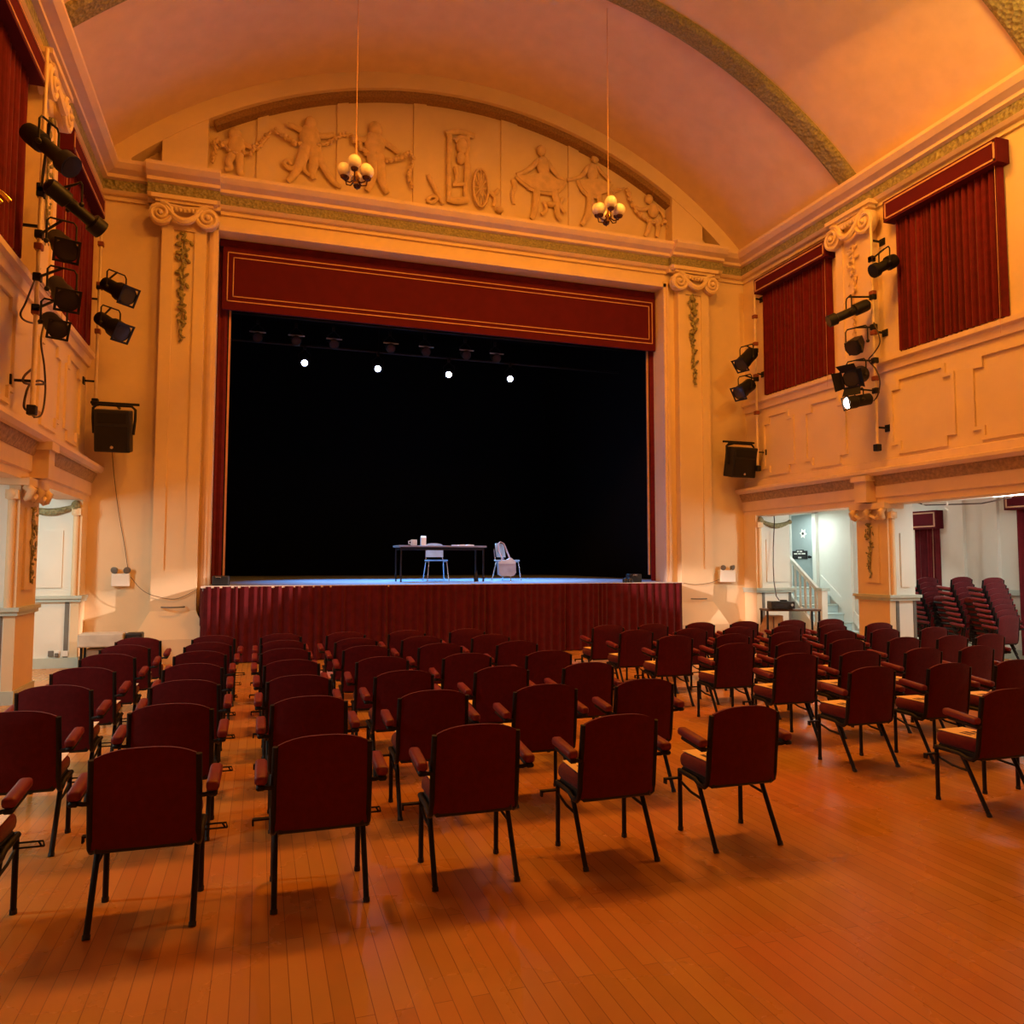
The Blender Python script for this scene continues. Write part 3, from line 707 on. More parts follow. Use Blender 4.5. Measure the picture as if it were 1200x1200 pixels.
m = MB(); m.lathe([(.2, .024), (.23, .024)], (0, 0, 0), (0, 0, 1), 12); m.build('cap', BLACK, bt)

# ------------------------------------------------------------------ relief figures on the tympanum
RY = .25
def RP(px, py, d=0): p = YP(px, py, RY); return Vector((p.x, RY-d, p.z))
class Rel(MB):
    def limb(s, pts, r0, r1=None, d=.02):
        P = [RP(px, py, d) for px, py in pts]; n = len(P); r1 = r0 if r1 is None else r1
        # smooth the path
        Q = []
        for i in range(n-1):
            a, b = P[i], P[i+1]; p0 = P[max(i-1, 0)]; p3 = P[min(i+2, n-1)]
            for k in range(4):
                t = k/4; Q.append(.5*((2*a)+(b-p0)*t+(2*p0-5*a+4*b-p3)*t*t+(3*a-p0-3*b+p3)*t**3))
        Q.append(P[-1]); s.tube(Q, [r0+(r1-r0)*i/(len(Q)-1) for i in range(len(Q))], 8, flat=.55); return s
    def oval(s, px, py, rx, rz, d=.02, ry=.07, tilt=0):
        s.ball(RP(px, py, d), rx, ry, rz, 12, 8, Matrix.Rotation(tilt, 3, 'Y')); return s
    def garland(s, pts, r=.06):
        P = [RP(*q, .03) for q in pts]; s.tube(P, r*.45, 6)
        for i in range(len(P)-1):
            n = max(2, int((P[i+1]-P[i]).length/.07))
            for k in range(n):
                q = P[i].lerp(P[i+1], k/n)
                for _ in range(2): s.ball(q+Vector((random.uniform(-r, r)*.7, random.uniform(-.03, .01), random.uniform(-r, r)*.7)), r*random.uniform(.5, .8), r*.5, r*random.uniform(.5, .8), 6, 4)
        return s
def relief(name, lab, parts, cat='relief'):
    r = None
    o = empty(name, lab, cat, RP(*parts[0][2]))
    for nm, mb, _ in parts:
        c = mb.build(nm, RELIEF, o, 60); c.location = -Vector(o.location)
A = Rel().oval(275, 158, .12, .13).oval(277, 171, .16, .22).limb([(272, 166), (263, 168), (257, 172)], .06, .04).limb([(282, 167), (292, 172), (300, 174)], .06, .04).limb([(273, 181), (268, 190), (270, 197), (264, 199)], .08, .045).limb([(280, 181), (281, 192), (281, 203), (286, 206)], .085, .045)
G = Rel().garland([(250, 168), (257, 165), (266, 174), (276, 179), (292, 181), (306, 170), (312, 163), (317, 155)]); G2 = Rel().garland([(251, 170), (253, 178), (249, 192)], .05)
relief('cherub_relief', 'plaster cherub holding a garland at the left end of the tympanum', [('figure', A, (275, 180)), ('garland', G, 0), ('garland_tail', G2, 0)])
A = Rel().oval(364, 146, .12, .15).oval(363, 163, .20, .30).limb([(358, 156), (347, 150), (337, 146)], .07, .045).limb([(369, 158), (380, 160), (392, 158)], .07, .045).limb([(359, 172), (352, 190), (346, 203), (337, 213)], .12, .05).limb([(367, 172), (368, 190), (366, 203), (368, 211)], .12, .05)
K = Rel().limb([(366, 168), (358, 185), (350, 195), (340, 198), (333, 192), (337, 188), (342, 194)], .07, .03).limb([(370, 170), (376, 190), (384, 205), (392, 215), (400, 220)], .08, .04).limb([(360, 180), (356, 198), (363, 205)], .04)
G = Rel().garland([(324, 154), (336, 164), (347, 168), (357, 170)]); G2 = Rel().garland([(374, 172), (384, 168), (396, 161), (412, 158)])
relief('dancer_relief', 'plaster relief of a dancing figure with flying drapery, left of the left chandelier', [('figure', A, (363, 190)), ('drapery', K, 0), ('garland', G, 0), ('garland', G2, 0)])
A = Rel().oval(440, 152, .14, .16).oval(439, 170, .20, .28).limb([(434, 163), (424, 164), (415, 162)], .07, .05).limb([(446, 165), (458, 172), (468, 180)], .07, .05).limb([(437, 182), (437, 200), (434, 215), (430, 224)], .13, .05).limb([(443, 182), (446, 200), (448, 215), (454, 227)], .13, .05)
G = Rel().garland([(414, 164), (423, 175), (433, 182), (444, 183), (455, 188), (468, 187), (480, 179)], .07); G2 = Rel().garland([(482, 181), (484, 192), (480, 206), (482, 222)], .055)
relief('dancer_relief', 'plaster figure with a thick garland behind the left chandelier', [('figure', A, (440, 195)), ('garland', G, 0), ('garland_tail', G2, 0)])
A = Rel().limb([(527, 158), (526, 190), (526, 234)], .05).limb([(548, 158), (547, 190), (545, 234)], .05).limb([(522, 157), (530, 155), (542, 155), (556, 160)], .06).limb([(524, 233), (535, 236), (548, 234)], .07).limb([(530, 217), (545, 216)], .04)
B_ = Rel().oval(541, 172, .12, .17).oval(540, 186, .10, .13).limb([(534, 196), (536, 210), (532, 216)], .06, .04).limb([(548, 192), (549, 204), (545, 214)], .06, .04).limb([(533, 166), (541, 161), (550, 166)], .05)
W = Rel(); cW = RP(563, 221, .03); W.tube([cW+Vector((.16*math.cos(a), 0, .40*math.sin(a))) for a in [2*PI*i/24 for i in range(24)]], .03, 6, closed=True)
for k in range(6): a = PI*k/6; W.tube([cW+Vector((.15*math.cos(a), 0, .38*math.sin(a))), cW-Vector((.15*math.cos(a), 0, .38*math.sin(a)))], .014, 5)
T = Rel().limb([(502, 205), (508, 218), (514, 230), (519, 240)], .05, .03).limb([(500, 235), (506, 230), (512, 233), (506, 238), (500, 235)], .035).limb([(572, 224), (580, 232), (578, 242)], .05, .03).limb([(584, 222), (578, 230)], .04).oval(585, 246, .09, .07)
relief('trophy_relief', 'plaster trophy of a framed mask, wheel shield and scrolls at centre of the tympanum', [('frame', A, (541, 236)), ('mask', B_, 0), ('wheel_shield', W, 0), ('scrolls', T, 0)])
A = Rel().oval(634, 177, .10, .125).oval(636, 195, .15, .22).limb([(631, 188), (622, 197), (612, 203), (605, 205)], .055, .04).limb([(641, 189), (648, 200), (655, 208), (663, 213)], .055, .04).limb([(629, 222), (628, 236), (626, 250), (622, 257)], .085, .045).limb([(648, 222), (652, 238), (653, 252), (657, 258)], .085, .045)
K = Rel()
pl = [(632, 204), (621, 207), (604, 207), (612, 214), (622, 221), (632, 225), (645, 226), (655, 222), (661, 214), (650, 210), (642, 204)]
P = [RP(*q) for q in pl]; K.add([(p.x, RY+.05, p.z) for p in P]+[(p.x, RY-.06, p.z) for p in P], [tuple(range(11)), tuple(range(21, 10, -1))]+[(i, (i+1) % 11, 11+(i+1) % 11, 11+i) for i in range(11)])
K.limb([(604, 207), (613, 215), (625, 223), (645, 227), (655, 223), (662, 213)], .045).limb([(601, 211), (603, 220), (600, 228), (602, 240)], .06, .035)
for x_ in (618, 628, 638, 648): K.limb([(634+(x_-634)*.4, 207), (x_, 222)], .022)
S = Rel().limb([(637, 236), (640, 246), (634, 252)], .04).limb([(660, 232), (656, 240), (662, 250)], .04).oval(645, 240, .12, .06)
relief('dancer_relief', 'plaster dancer spreading a wide skirt with both hands', [('figure', A, (636, 225)), ('skirt', K, 0), ('ribbon', S, 0)])
A = Rel().oval(697, 186, .09, .12).oval(694, 203, .14, .22).limb([(689, 196), (682, 206), (672, 210), (664, 211)], .05, .035).limb([(700, 196), (708, 206), (716, 214)], .05, .035).limb([(691, 226), (691, 240), (687, 255), (681, 264)], .09, .045).limb([(701, 226), (703, 240), (702, 252)], .08, .045)
K = Rel(); pl = [(689, 211), (678, 212), (681, 220), (688, 228), (700, 230), (712, 226), (718, 218), (708, 214), (700, 211)]
P = [RP(*q) for q in pl]; n_ = len(P); K.add([(p.x, RY+.05, p.z) for p in P]+[(p.x, RY-.06, p.z) for p in P], [tuple(range(n_)), tuple(range(2*n_-1, n_-1, -1))]+[(i, (i+1) % n_, n_+(i+1) % n_, n_+i) for i in range(n_)])
K.limb([(677, 212), (681, 221), (689, 229), (702, 231)], .05)
G = Rel().garland([(715, 229), (723, 224), (731, 221)], .05)
relief('dancer_relief', 'slender plaster dancer between the wide skirted dancer and the right chandelier', [('figure', A, (694, 230)), ('skirt', K, 0), ('garland', G, 0)])
A = Rel().oval(760, 234, .10, .11).oval(765, 247, .14, .17).limb([(760, 243), (752, 246), (746, 244)], .05, .035).limb([(770, 243), (776, 250), (778, 256)], .05, .035).limb([(762, 258), (760, 268), (756, 278)], .07, .04).limb([(769, 258), (771, 268), (769, 278)], .07, .04)
G = Rel().garland([(736, 224), (739, 236), (745, 248), (753, 256), (764, 262), (774, 262), (782, 261)], .06); G2 = Rel().garland([(782, 264), (783, 272), (782, 281)], .05)
relief('cherub_relief', 'plaster cherub with a looping garland right of the right chandelier', [('figure', A, (765, 262)), ('garland', G, 0), ('garland_tail', G2, 0)])

# ------------------------------------------------------------------ chandeliers
def chandelier(lab, px, py, rod_top):
    c = YP(px, py, -3.0); r = empty('chandelier', lab, 'chandelier', c)
    m = MB(); m.tube([(0, 0, .1), (0, 0, rod_top-c.z)], .006, 6); m.tube([(0, 0, .1), (0, 0, .62)], .013, 8); m.build('rod', BRAID, r)
    m = MB(); m.lathe([(0, .02), (.04, .05), (.10, .06), (.16, .03), (.22, .02)], (0, 0, -.13), (0, 0, 1), 12); m.build('hub', BRASS, r, 50)
    for k in range(6):
        a = PI*k/3+.3; R = .19; zz = .06 if k % 2 == 0 else -.02
        e = Vector((R*math.cos(a), R*math.sin(a), zz))
        m = MB(); m.tube([(0, 0, -.05), (e.x*.5, e.y*.5, -.13), (e.x*.9, e.y*.9, -.12+zz*.3), (e.x, e.y, zz-.06)], .011, 6); arm = m.build('arm', mat('dark bronze', (.10, .04, .03), .4, .6) if 'dark bronze' not in MATS else MATS['dark bronze'], r, 50)
        m = MB(); m.lathe([(0, .015), (.02, .05), (.05, .06), (.06, .045)], e+Vector((0, 0, -.09)), e+Vector((0, 0, 1)), 10); m.build('cup', MATS['dark bronze'], arm, 50)
        m = MB(); m.ball(e+Vector((0, 0, .06)),   .10, .10, .105, 14, 9); m.build('globe', GLOBE, r, 80)
chandelier('six globe chandelier in front of the left tympanum figures', 417, 206, vz(1.25))
chandelier('six globe chandelier on a long rod in front of the right tympanum figures', 713, 251, vz(5.45))

# ------------------------------------------------------------------ lighting bars and lanterns on the side walls
def vbar(lab, x, y, z0, z1, wallx):
    s = 1 if wallx > 0 else -1
    r = empty('lighting_pipe', lab, 'pipe', (x, y, z0))
    m = MB(); m.tube([(0, 0, 0), (0, 0, z1-z0)], .026, 8); m.build('pipe', CHROME2, r, 50)
    for z in (.35, (z1-z0)*.5, z1-z0-.4):
        m = MB(); m.bar((0, 0, z), (wallx-x, 0, z), .03, .03); m.box(min(wallx-x, wallx-x-s*.02), max(wallx-x, wallx-x-s*.02), -.06, .06, z-.06, z+.06); m.build('wall_bracket', BLACK, r)
    m = MB(); m.rbox(-.05, .05, -.05, .05, -.06, .06, .012, 2); m.build('foot_clamp', BLACK, r)
    for z in (1.2, 2.0, 2.7, 3.3):
        if z < z1-z0-.2: m = MB(); m.rbox(-.045, .045, -.05, .05, z-.04, z+.04, .012, 2); m.build('socket', mat('rust red plastic', (.25, .06, .03), .5) if 'rust red plastic' not in MATS else MATS['rust red plastic'], r)
    return r
vbar('pale lighting pipe on the left wall carrying the long spotlights', -2.62, -4.05, 3.5, 8.0, XL)
vbar('pale lighting pipe in the left corner carrying two small spotlights', -2.66, -.28, 4.35, 7.85, XL)
vbar('pale lighting pipe in the right corner near the stage wall', 10.06, -.66, 3.70, 7.80, XR)
vbar('pale lighting pipe between the two right wall curtains', 10.0, -4.05, 3.66, 7.70, XR)

def lantern(lab, A, B, r0, r1, pipe, kind='profile', lit=False, doors=False, up=.28):
    A = Vector(A); B = Vector(B); d = (B-A).normalized(); L = (B-A).length; c = (A+B)/2
    r = empty('spotlight', lab, 'spotlight', c); a = A-c; b = B-c
    if kind == 'profile': pr = [(0, r0*.5), (.03, r0*.9), (.08, r0), (L*.36, r0), (L*.38, r0*.72), (L*.80, r0*.72), (L*.82, r1), (L, r1)]
    elif kind == 'flood': pr = [(0, r0*.7), (.03, r0), (L*.9, r1), (L, r1*1.02)]
    else: pr = [(0, r0*.6), (.03, r0), (L*.62, r0), (L*.64, r1), (L, r1)]
    m = MB(); m.lathe(pr, a, b, 16 if kind != 'flood' else 4); m.build('body', BLACK, r, 40 if kind != 'flood' else None)
    m = MB(); m.lathe([(L-.012, r1*.86), (L+.004, r1*.86)], a, b, 16); m.build('lens', HOTLENS if lit else LENS, r)
    sd = d.cross(Vector((0, 0, 1))).normalized(); R = max(r0, r1)+.025; h = Vector((0, 0, up)); m = MB()
    m.tube([sd*R, sd*R+h*.85, sd*(R-.03)+h, -sd*(R-.03)+h, -sd*R+h*.85, -sd*R], .012, 6); m.build('yoke', BLACK, r)
    pp = Vector((pipe[0], pipe[1], c.z+up))-c
    m = MB(); m.tube([h, pp], .016, 6); q = pp; m.rbox(q.x-.045, q.x+.045, q.y-.05, q.y+.05, q.z-.05, q.z+.05, .012, 2); m.build('clamp', BLACK, r)
    for q in (sd*R, -sd*R): m = MB(); m.ball(q, .03, .03, .03, 8, 5); m.build('tilt_knob', BLACKP, r, 60)
    if kind == 'fresnel':
        u = sd.cross(d).normalized(); q = b+d*.012; w = r1*1.05; m = MB(); vs = [q+dd*d+sd*sx*w+u*sy*w for dd in (0, .014) for sx, sy in ((-1, -1), (1, -1), (1, 1), (-1, 1))]
        k4 = [q+dd*d+sd*sx*w*.8+u*sy*w*.8 for dd in (0, .014) for sx, sy in ((-1, -1), (1, -1), (1, 1), (-1, 1))]
        fs = [(i, (i+1) % 4, 8+(i+1) % 4, 8+i) for i in range(4)]+[(4+i, 4+(i+1) % 4, 12+(i+1) % 4, 12+i) for i in range(4)]+[(i, (i+1) % 4, 4+(i+1) % 4, 4+i) for i in range(4)]+[(8+i, 8+(i+1) % 4, 12+(i+1) % 4, 12+i) for i in range(4)]
        m.add(vs+k4, fs); m.build('gel_frame', BLACK, r)
    if doors:
        u = sd.cross(d).normalized()
        for s_, ax, ot in ((1, u, sd), (-1, u, sd), (1, sd, u), (-1, sd, u)):
            p0 = b+ax*s_*r1*.9; p1 = p0+ax*s_*.13+d*.10
            m = MB(); w = r1*.95; th = d*.006
            vs = [p0-ot*w, p0+ot*w, p1+ot*w*1.15, p1-ot*w*1.15]; vs += [v+th for v in vs]
            m.add(vs, [(0, 1, 2, 3), (4, 5, 6, 7), (0, 1, 5, 4), (1, 2, 6, 5), (2, 3, 7, 6), (3, 0, 4, 7)]); m.build('barn_door', BLACK, r)
    return r
PL1 = (-2.62, -4.05); PL2 = (-2.66, -.28); PR1 = (10.06, -.66); PR2 = (10.0, -4.05)
lantern('long black profile spotlight at the top of the left wall pipe', XP(30, 152, -2.40), XP(84, 196, -1.92), .105, .12, PL1)
lantern('long black profile spotlight pointing at the stage, second down the left pipe', XP(54, 214, -2.42), XP(119, 270, -1.92), .10, .115, PL1)
lantern('stubby black spotlight with shiny yoke, third down the left pipe', XP(66, 278, -2.40), XP(78, 294, -2.12), .10, .125, PL1, 'fresnel')
lantern('stubby black spotlight, fourth down the left pipe, before the curtain', XP(66, 332, -2.40), XP(79, 352, -2.12), .10, .125, PL1, 'fresnel')
lantern('small black spotlight lowest on the left wall pipe', XP(58, 374, -2.42), XP(68, 386, -2.25), .10, .11, PL1, 'fresnel')
lantern('upper black spotlight of two against the left corner wall', YP(123, 332, -.9), YP(150, 347, -1.25), .11, .15, PL2, 'fresnel', doors=False)
lantern('lower black spotlight of two against the left corner wall', YP(116, 372, -.9), YP(143, 390, -1.25), .11, .15, PL2, 'fresnel')
lantern('upper black spotlight of two in the right corner by the stage wall', XP(882, 413, 9.82), XP(868, 428, 9.45), .14, .15, PR1, 'fresnel')
lantern('lower black spotlight of two in the right corner by the stage wall', XP(880, 450, 9.82), XP(866, 461, 9.45), .14, .15, PR1, 'fresnel')
lantern('short black profile spotlight at the top of the right wall pipe', XP(1050, 304, 10.08), XP(1023, 318, 9.66), .12, .12, PR2)
lantern('long black profile spotlight second down the right wall pipe', XP(1019, 356, 9.92), XP(971, 377, 9.28), .105, .105, PR2)
lantern('square black flood lamp third down the right wall pipe', XP(1008, 397, 9.85), XP(1000, 408, 9.62), .10, .17, PR2, 'flood')
lantern('black spotlight with open barn doors above the lit lamp', XP(1010, 438, 9.85), XP(997, 444, 9.50), .15, .15, PR2, 'fresnel', doors=True)
lantern('lit spotlight with a glowing face lowest on the right wall pipe', XP(1021, 467, 9.85), XP(1021, 467, 9.85)+Vector((-.42, .10, -.09)), .10, .11, PR2, 'fresnel', lit=True, up=.2)

def cable(lab, pts, r=.012):
    P = [Vector(p) for p in pts]; n = len(P); Q = []
    for i in range(n-1):
        a, b = P[i], P[i+1]; p0 = P[max(i-1, 0)]; p3 = P[min(i+2, n-1)]
        for k in range(6):
            t = k/6; Q.append(.5*((2*a)+(b-p0)*t+(2*p0-5*a+4*b-p3)*t*t+(3*a-p0-3*b+p3)*t**3))
    Q.append(P[-1]); m = MB(); m.tube(Q, r, 6); return tag(m.build('cable', CABLE, None, 60), lab, 'cable')
X = -2.70
cable('dark cable looping from the left wall pipe to the lowest spotlight', [XP(px, py, X) for px, py in ((47, 314), (38, 335), (30, 355), (24, 368), (30, 376), (45, 379), (55, 374))])
cable('thin dark cable trailing down beside the left wall pipe', [XP(px, py, X) for px, py in ((52, 378), (48, 400), (52, 430), (53, 460), (49, 485), (40, 489))])
cable('tangle of dark cable at the foot of the left wall pipe', [XP(px, py, X) for px, py in ((38, 432), (29, 440), (27, 447), (34, 450), (52, 450), (46, 446), (34, 452), (28, 475), (33, 482), (40, 488))], .014)
cable('thin dark cable hanging from the left loudspeaker to the emergency light', [YP(px, py, -.03) for px, py in ((131, 527), (134, 560), (139, 600), (146, 640), (150, 668))], .005)
cable('thin cable running from the left emergency light to the stage edge', [YP(px, py, -.22) for px, py in ((153, 676), (165, 690), (180, 698), (205, 702), (225, 694), (232, 690))], .005)
cable('thin cable running from the right emergency light to the stage edge', [YP(px, py, -.22) for px, py in ((843, 679), (832, 683), (815, 685), (800, 683))], .005)
cable('thin cable wound round the right wall pipe by the lit spotlight', [XP(px, py, 9.98) for px, py in ((1024, 378), (1029, 390), (1031, 402), (1024, 414), (1018, 422), (1026, 432), (1031, 446), (1029, 462), (1024, 470))])

# ------------------------------------------------------------------ loudspeakers and emergency lights
def speaker(lab, px0, px1, py0, py1, wall_dir):
    a = YP(px0, py0, -.45); b = YP(px1, py1, -.45); cx = (a.x+b.x)/2; cz = (a.z+b.z)/2; w = abs(b.x-a.x)*.82; h = abs(a.z-b.z)*.86
    r = empty('loudspeaker', lab, 'loudspeaker', (cx, -.47, cz-.05)); T = Matrix.Rotation(.2, 4, 'X')
    m = MB(); m.rbox(-w/2, w/2, -.17, .17, -h/2, h/2, .02, 2, T); m.build('cabinet', BLACKP, r)
    m = MB(); m.rbox(-w/2+.03, w/2-.03, -.185, -.165, -h/2+.03, h*.12, .006, 1, T); m.build('grille', BLACK, r)
    m = MB(); m.rbox(-w/2+.05, w/2-.05, -.182, -.165, h*.18, h/2-.05, .006, 1, T); m.build('horn', BLACK, r)
    m = MB(); m.lathe([(0, .025), (.01, .025)], T @ Vector((0, -.186, -h*.38)), T @ Vector((0, -.4, -h*.38)), 10); m.build('badge', CHROME, r)
    W = w/2+.05; m = MB(); m.tube([(W-.02, 0, -.05), (W, 0, h*.3), (W, 0, h/2+.02), (W-.06, 0, h/2+.08), (-W+.06, 0, h/2+.08), (-W, 0, h/2+.02), (-W, 0, h*.3), (-W+.02, 0, -.05)], .022, 8); m.build('yoke', BLACK, r, 50)
    m = MB(); m.tube([(-W-.05*1, .05, h/2+.12), (W+.05, .05, h/2+.12)], .022, 8); m.tube([(0, .05, h/2+.12), (0, .46, h/2+.12)], .022, 8); m.tube([(0, 0, h/2+.08), (0, .05, h/2+.12)], .02, 6); m.build('support_bar', CHROME2 if False else BLACK, r, 50)
speaker('black loudspeaker in a yoke on the stage wall, left side', 109, 158, 472, 531, -1)
speaker('black loudspeaker in a yoke on the stage wall, right side', 850, 884, 518, 560, 1)
def emergency(lab, px0, px1, py0, py1):
    a = YP(px0, py0, -.08); b = YP(px1, py1, -.08); cx = (a.x+b.x)/2; w = b.x-a.x; h = a.z-b.z
    r = empty('emergency_light', lab, 'emergency light', (cx, 0, b.z))
    m = MB(); m.rbox(-w/2, w/2, -.12, -.002, 0, h, .012, 2); m.build('case', BOXWHITE, r)
    for s in (-1, 1):
        m = MB(); c = Vector((s*w*.27, -.07, h+.07)); m.lathe([(0, .03), (.05, .055), (.07, .06), (.075, .05)], c, c+Vector((s*.3, -.8, -.25)), 12); lp = m.build('lamp_head', GREYTRIM, r, 50)
        m = MB(); m.tube([(s*w*.25, -.07, h), c], .012, 6); m.build('stem', GREYTRIM, lp)
emergency('white twin lamp emergency light on the wall left of the stage', 131, 152, 672, 687)
emergency('white twin lamp emergency light on the wall right of the stage', 843, 861, 668, 682)
# brass wall lamp cut by the left edge
bl = empty('wall_lamp', 'shiny brass wall lamp arms cut by the left edge of the photo', 'wall lamp', XP(4, 235, -2.45))
m = MB(); m.tube([(-.3, -.05, .22), (.0, -.02, .06), (.06, 0, .0)], .022, 8); m.build('arm', BRASS, bl, 50)
m = MB(); m.tube([(-.3, -.12, .14), (-.05, -.1, .0), (.01, -.08, -.06)], .022, 8); m.build('arm', BRASS, bl, 50)
m = MB(); m.ball((-.06, -.12, -.12), .07, .07, .06); m.build('boss', BRASS, bl, 60)
# wall sockets
for k, (px, w) in enumerate(((59.5, 5), (66.5, 5), (76, 6))):
    p = YP(px, 766, -.42); m = MB(); m.rbox(p.x-w*.008, p.x+w*.008, -.432, -.414, p.z-.045, p.z+.045, .006, 1)
    o = m.build('wall_socket', BOXWHITE if k == 2 else (GREYTRIM if k == 0 else BOXWHITE)); tag(o, ('dark socket plate, left of three low on the left end pier', 'white socket with a plug, middle of three low on the left end pier', 'plain white plate, right of three low on the left end pier')[k], 'socket')
    if k == 1: m = MB(); m.rbox(p.x-.025, p.x+.03, -.46, -.43, p.z-.05, p.z+.01, .008, 1); m.build('plug', GREYTRIM, o)

# ------------------------------------------------------------------ small furniture at the sides
# low grey topped case left
p = YP(119, 750, -.75)
cs = empty('trestle_case', 'grey covered low case on dark legs beside the left end pier', 'case', (-2.34, -.75, 0))
m = MB(); m.rbox(-.32, .32, -.2, .2, .36, .57, .02, 2); m.build('cover', GREYC, cs)
for sx in (-1, 1):
    for sy in (-1, 1): m = MB(); m.bar((sx*.27, sy*.14, 0), (sx*.27, sy*.14, .36), .035, .035); m.build('leg', BLACK, cs)
m = MB(); m.rbox(-.2, .32, -.14, .14, .04, .34, .02, 2); m.build('lower_box', mat('dull brown board', (.32, .22, .15), .7), cs)
db = empty('projector', 'small dark projector box behind the leftmost chairs', 'projector', (-1.88, -.75, 0))
m = MB(); m.rbox(-.12, .12, -.14, .14, .36, .56, .02, 2); m.build('case', BLACKP, db)
m = MB(); m.bar((0, 0, 0), (0, 0, .36), .05, .05); m.rbox(-.15, .15, -.12, .12, 0, .03, .01, 1); m.build('stand', BLACK, db)
m = MB(); m.lathe([(0, .05), (.03, .05)], (.05, -.14, .48), (.05, -1, .48), 12); m.build('lens', LENS, db)
# amplifier table right
a = ZP(898, 714, .74); b = ZP(962, 714, .74); d = (b-a); L = d.length; rz = math.atan2(d.y, d.x); c = (a+b)/2
at_ = empty('side_table', 'narrow dark edged table at the foot of the stairs', 'table', (c.x, c.y, 0), rz)
m = MB(); m.rbox(-L/2, L/2, -.02, .42, .70, .74, .008, 1); m.build('tabletop', WOODD, at_)
for sx in (-1, 1):
    for y in (.02, .38): m = MB(); m.bar((sx*(L/2-.03), y, 0), (sx*(L/2-.03), y, .70), .035, .035); m.build('leg', BLACK, at_)
am = empty('amplifier', 'black amplifier with a bright knob on the side table', 'amplifier', (c.x-.20, c.y+.14, .74), rz)
m = MB(); m.rbox(-.24, .24, -.14, .14, .012, .16, .008, 1); m.build('case', BLACKP, am)
m = MB(); m.lathe([(0, .03), (.03, .028)], (.17, -.14, .09), (.17, -1, .09), 12); m.build('knob', CHROME, am)
m = MB(); m.rbox(-.20, .02, -.145, -.138, .06, .10, .003, 1); m.build('display', LENS, am)
m = MB(); m.rbox(.0, .12, -.05, .08, .16, .19, .01, 1); m.build('lid_box', BLACKP, am)
for sx in (-1, 1): m = MB(); m.box(sx*.19-.02, sx*.19+.02, -.1, .1, 0, .014); m.build('foot', BLACK, am)
wb = empty('wooden_lectern', 'orange brown wooden box leaning under the side table', 'box', (c.x-.20, c.y+.33, 0), rz)
m = MB(); m.prism([(-.30, 0), (.12, 0), (.12, .60), (-.18, .60), (-.30, .3)], lambda p, q, d_: (p, d_, q), -.12, .12); m.build('carcass', WOODB, wb)
m = MB(); m.box(-.09, -.07, -.135, -.118, .05, .58); m.build('batten', WOODD, wb)
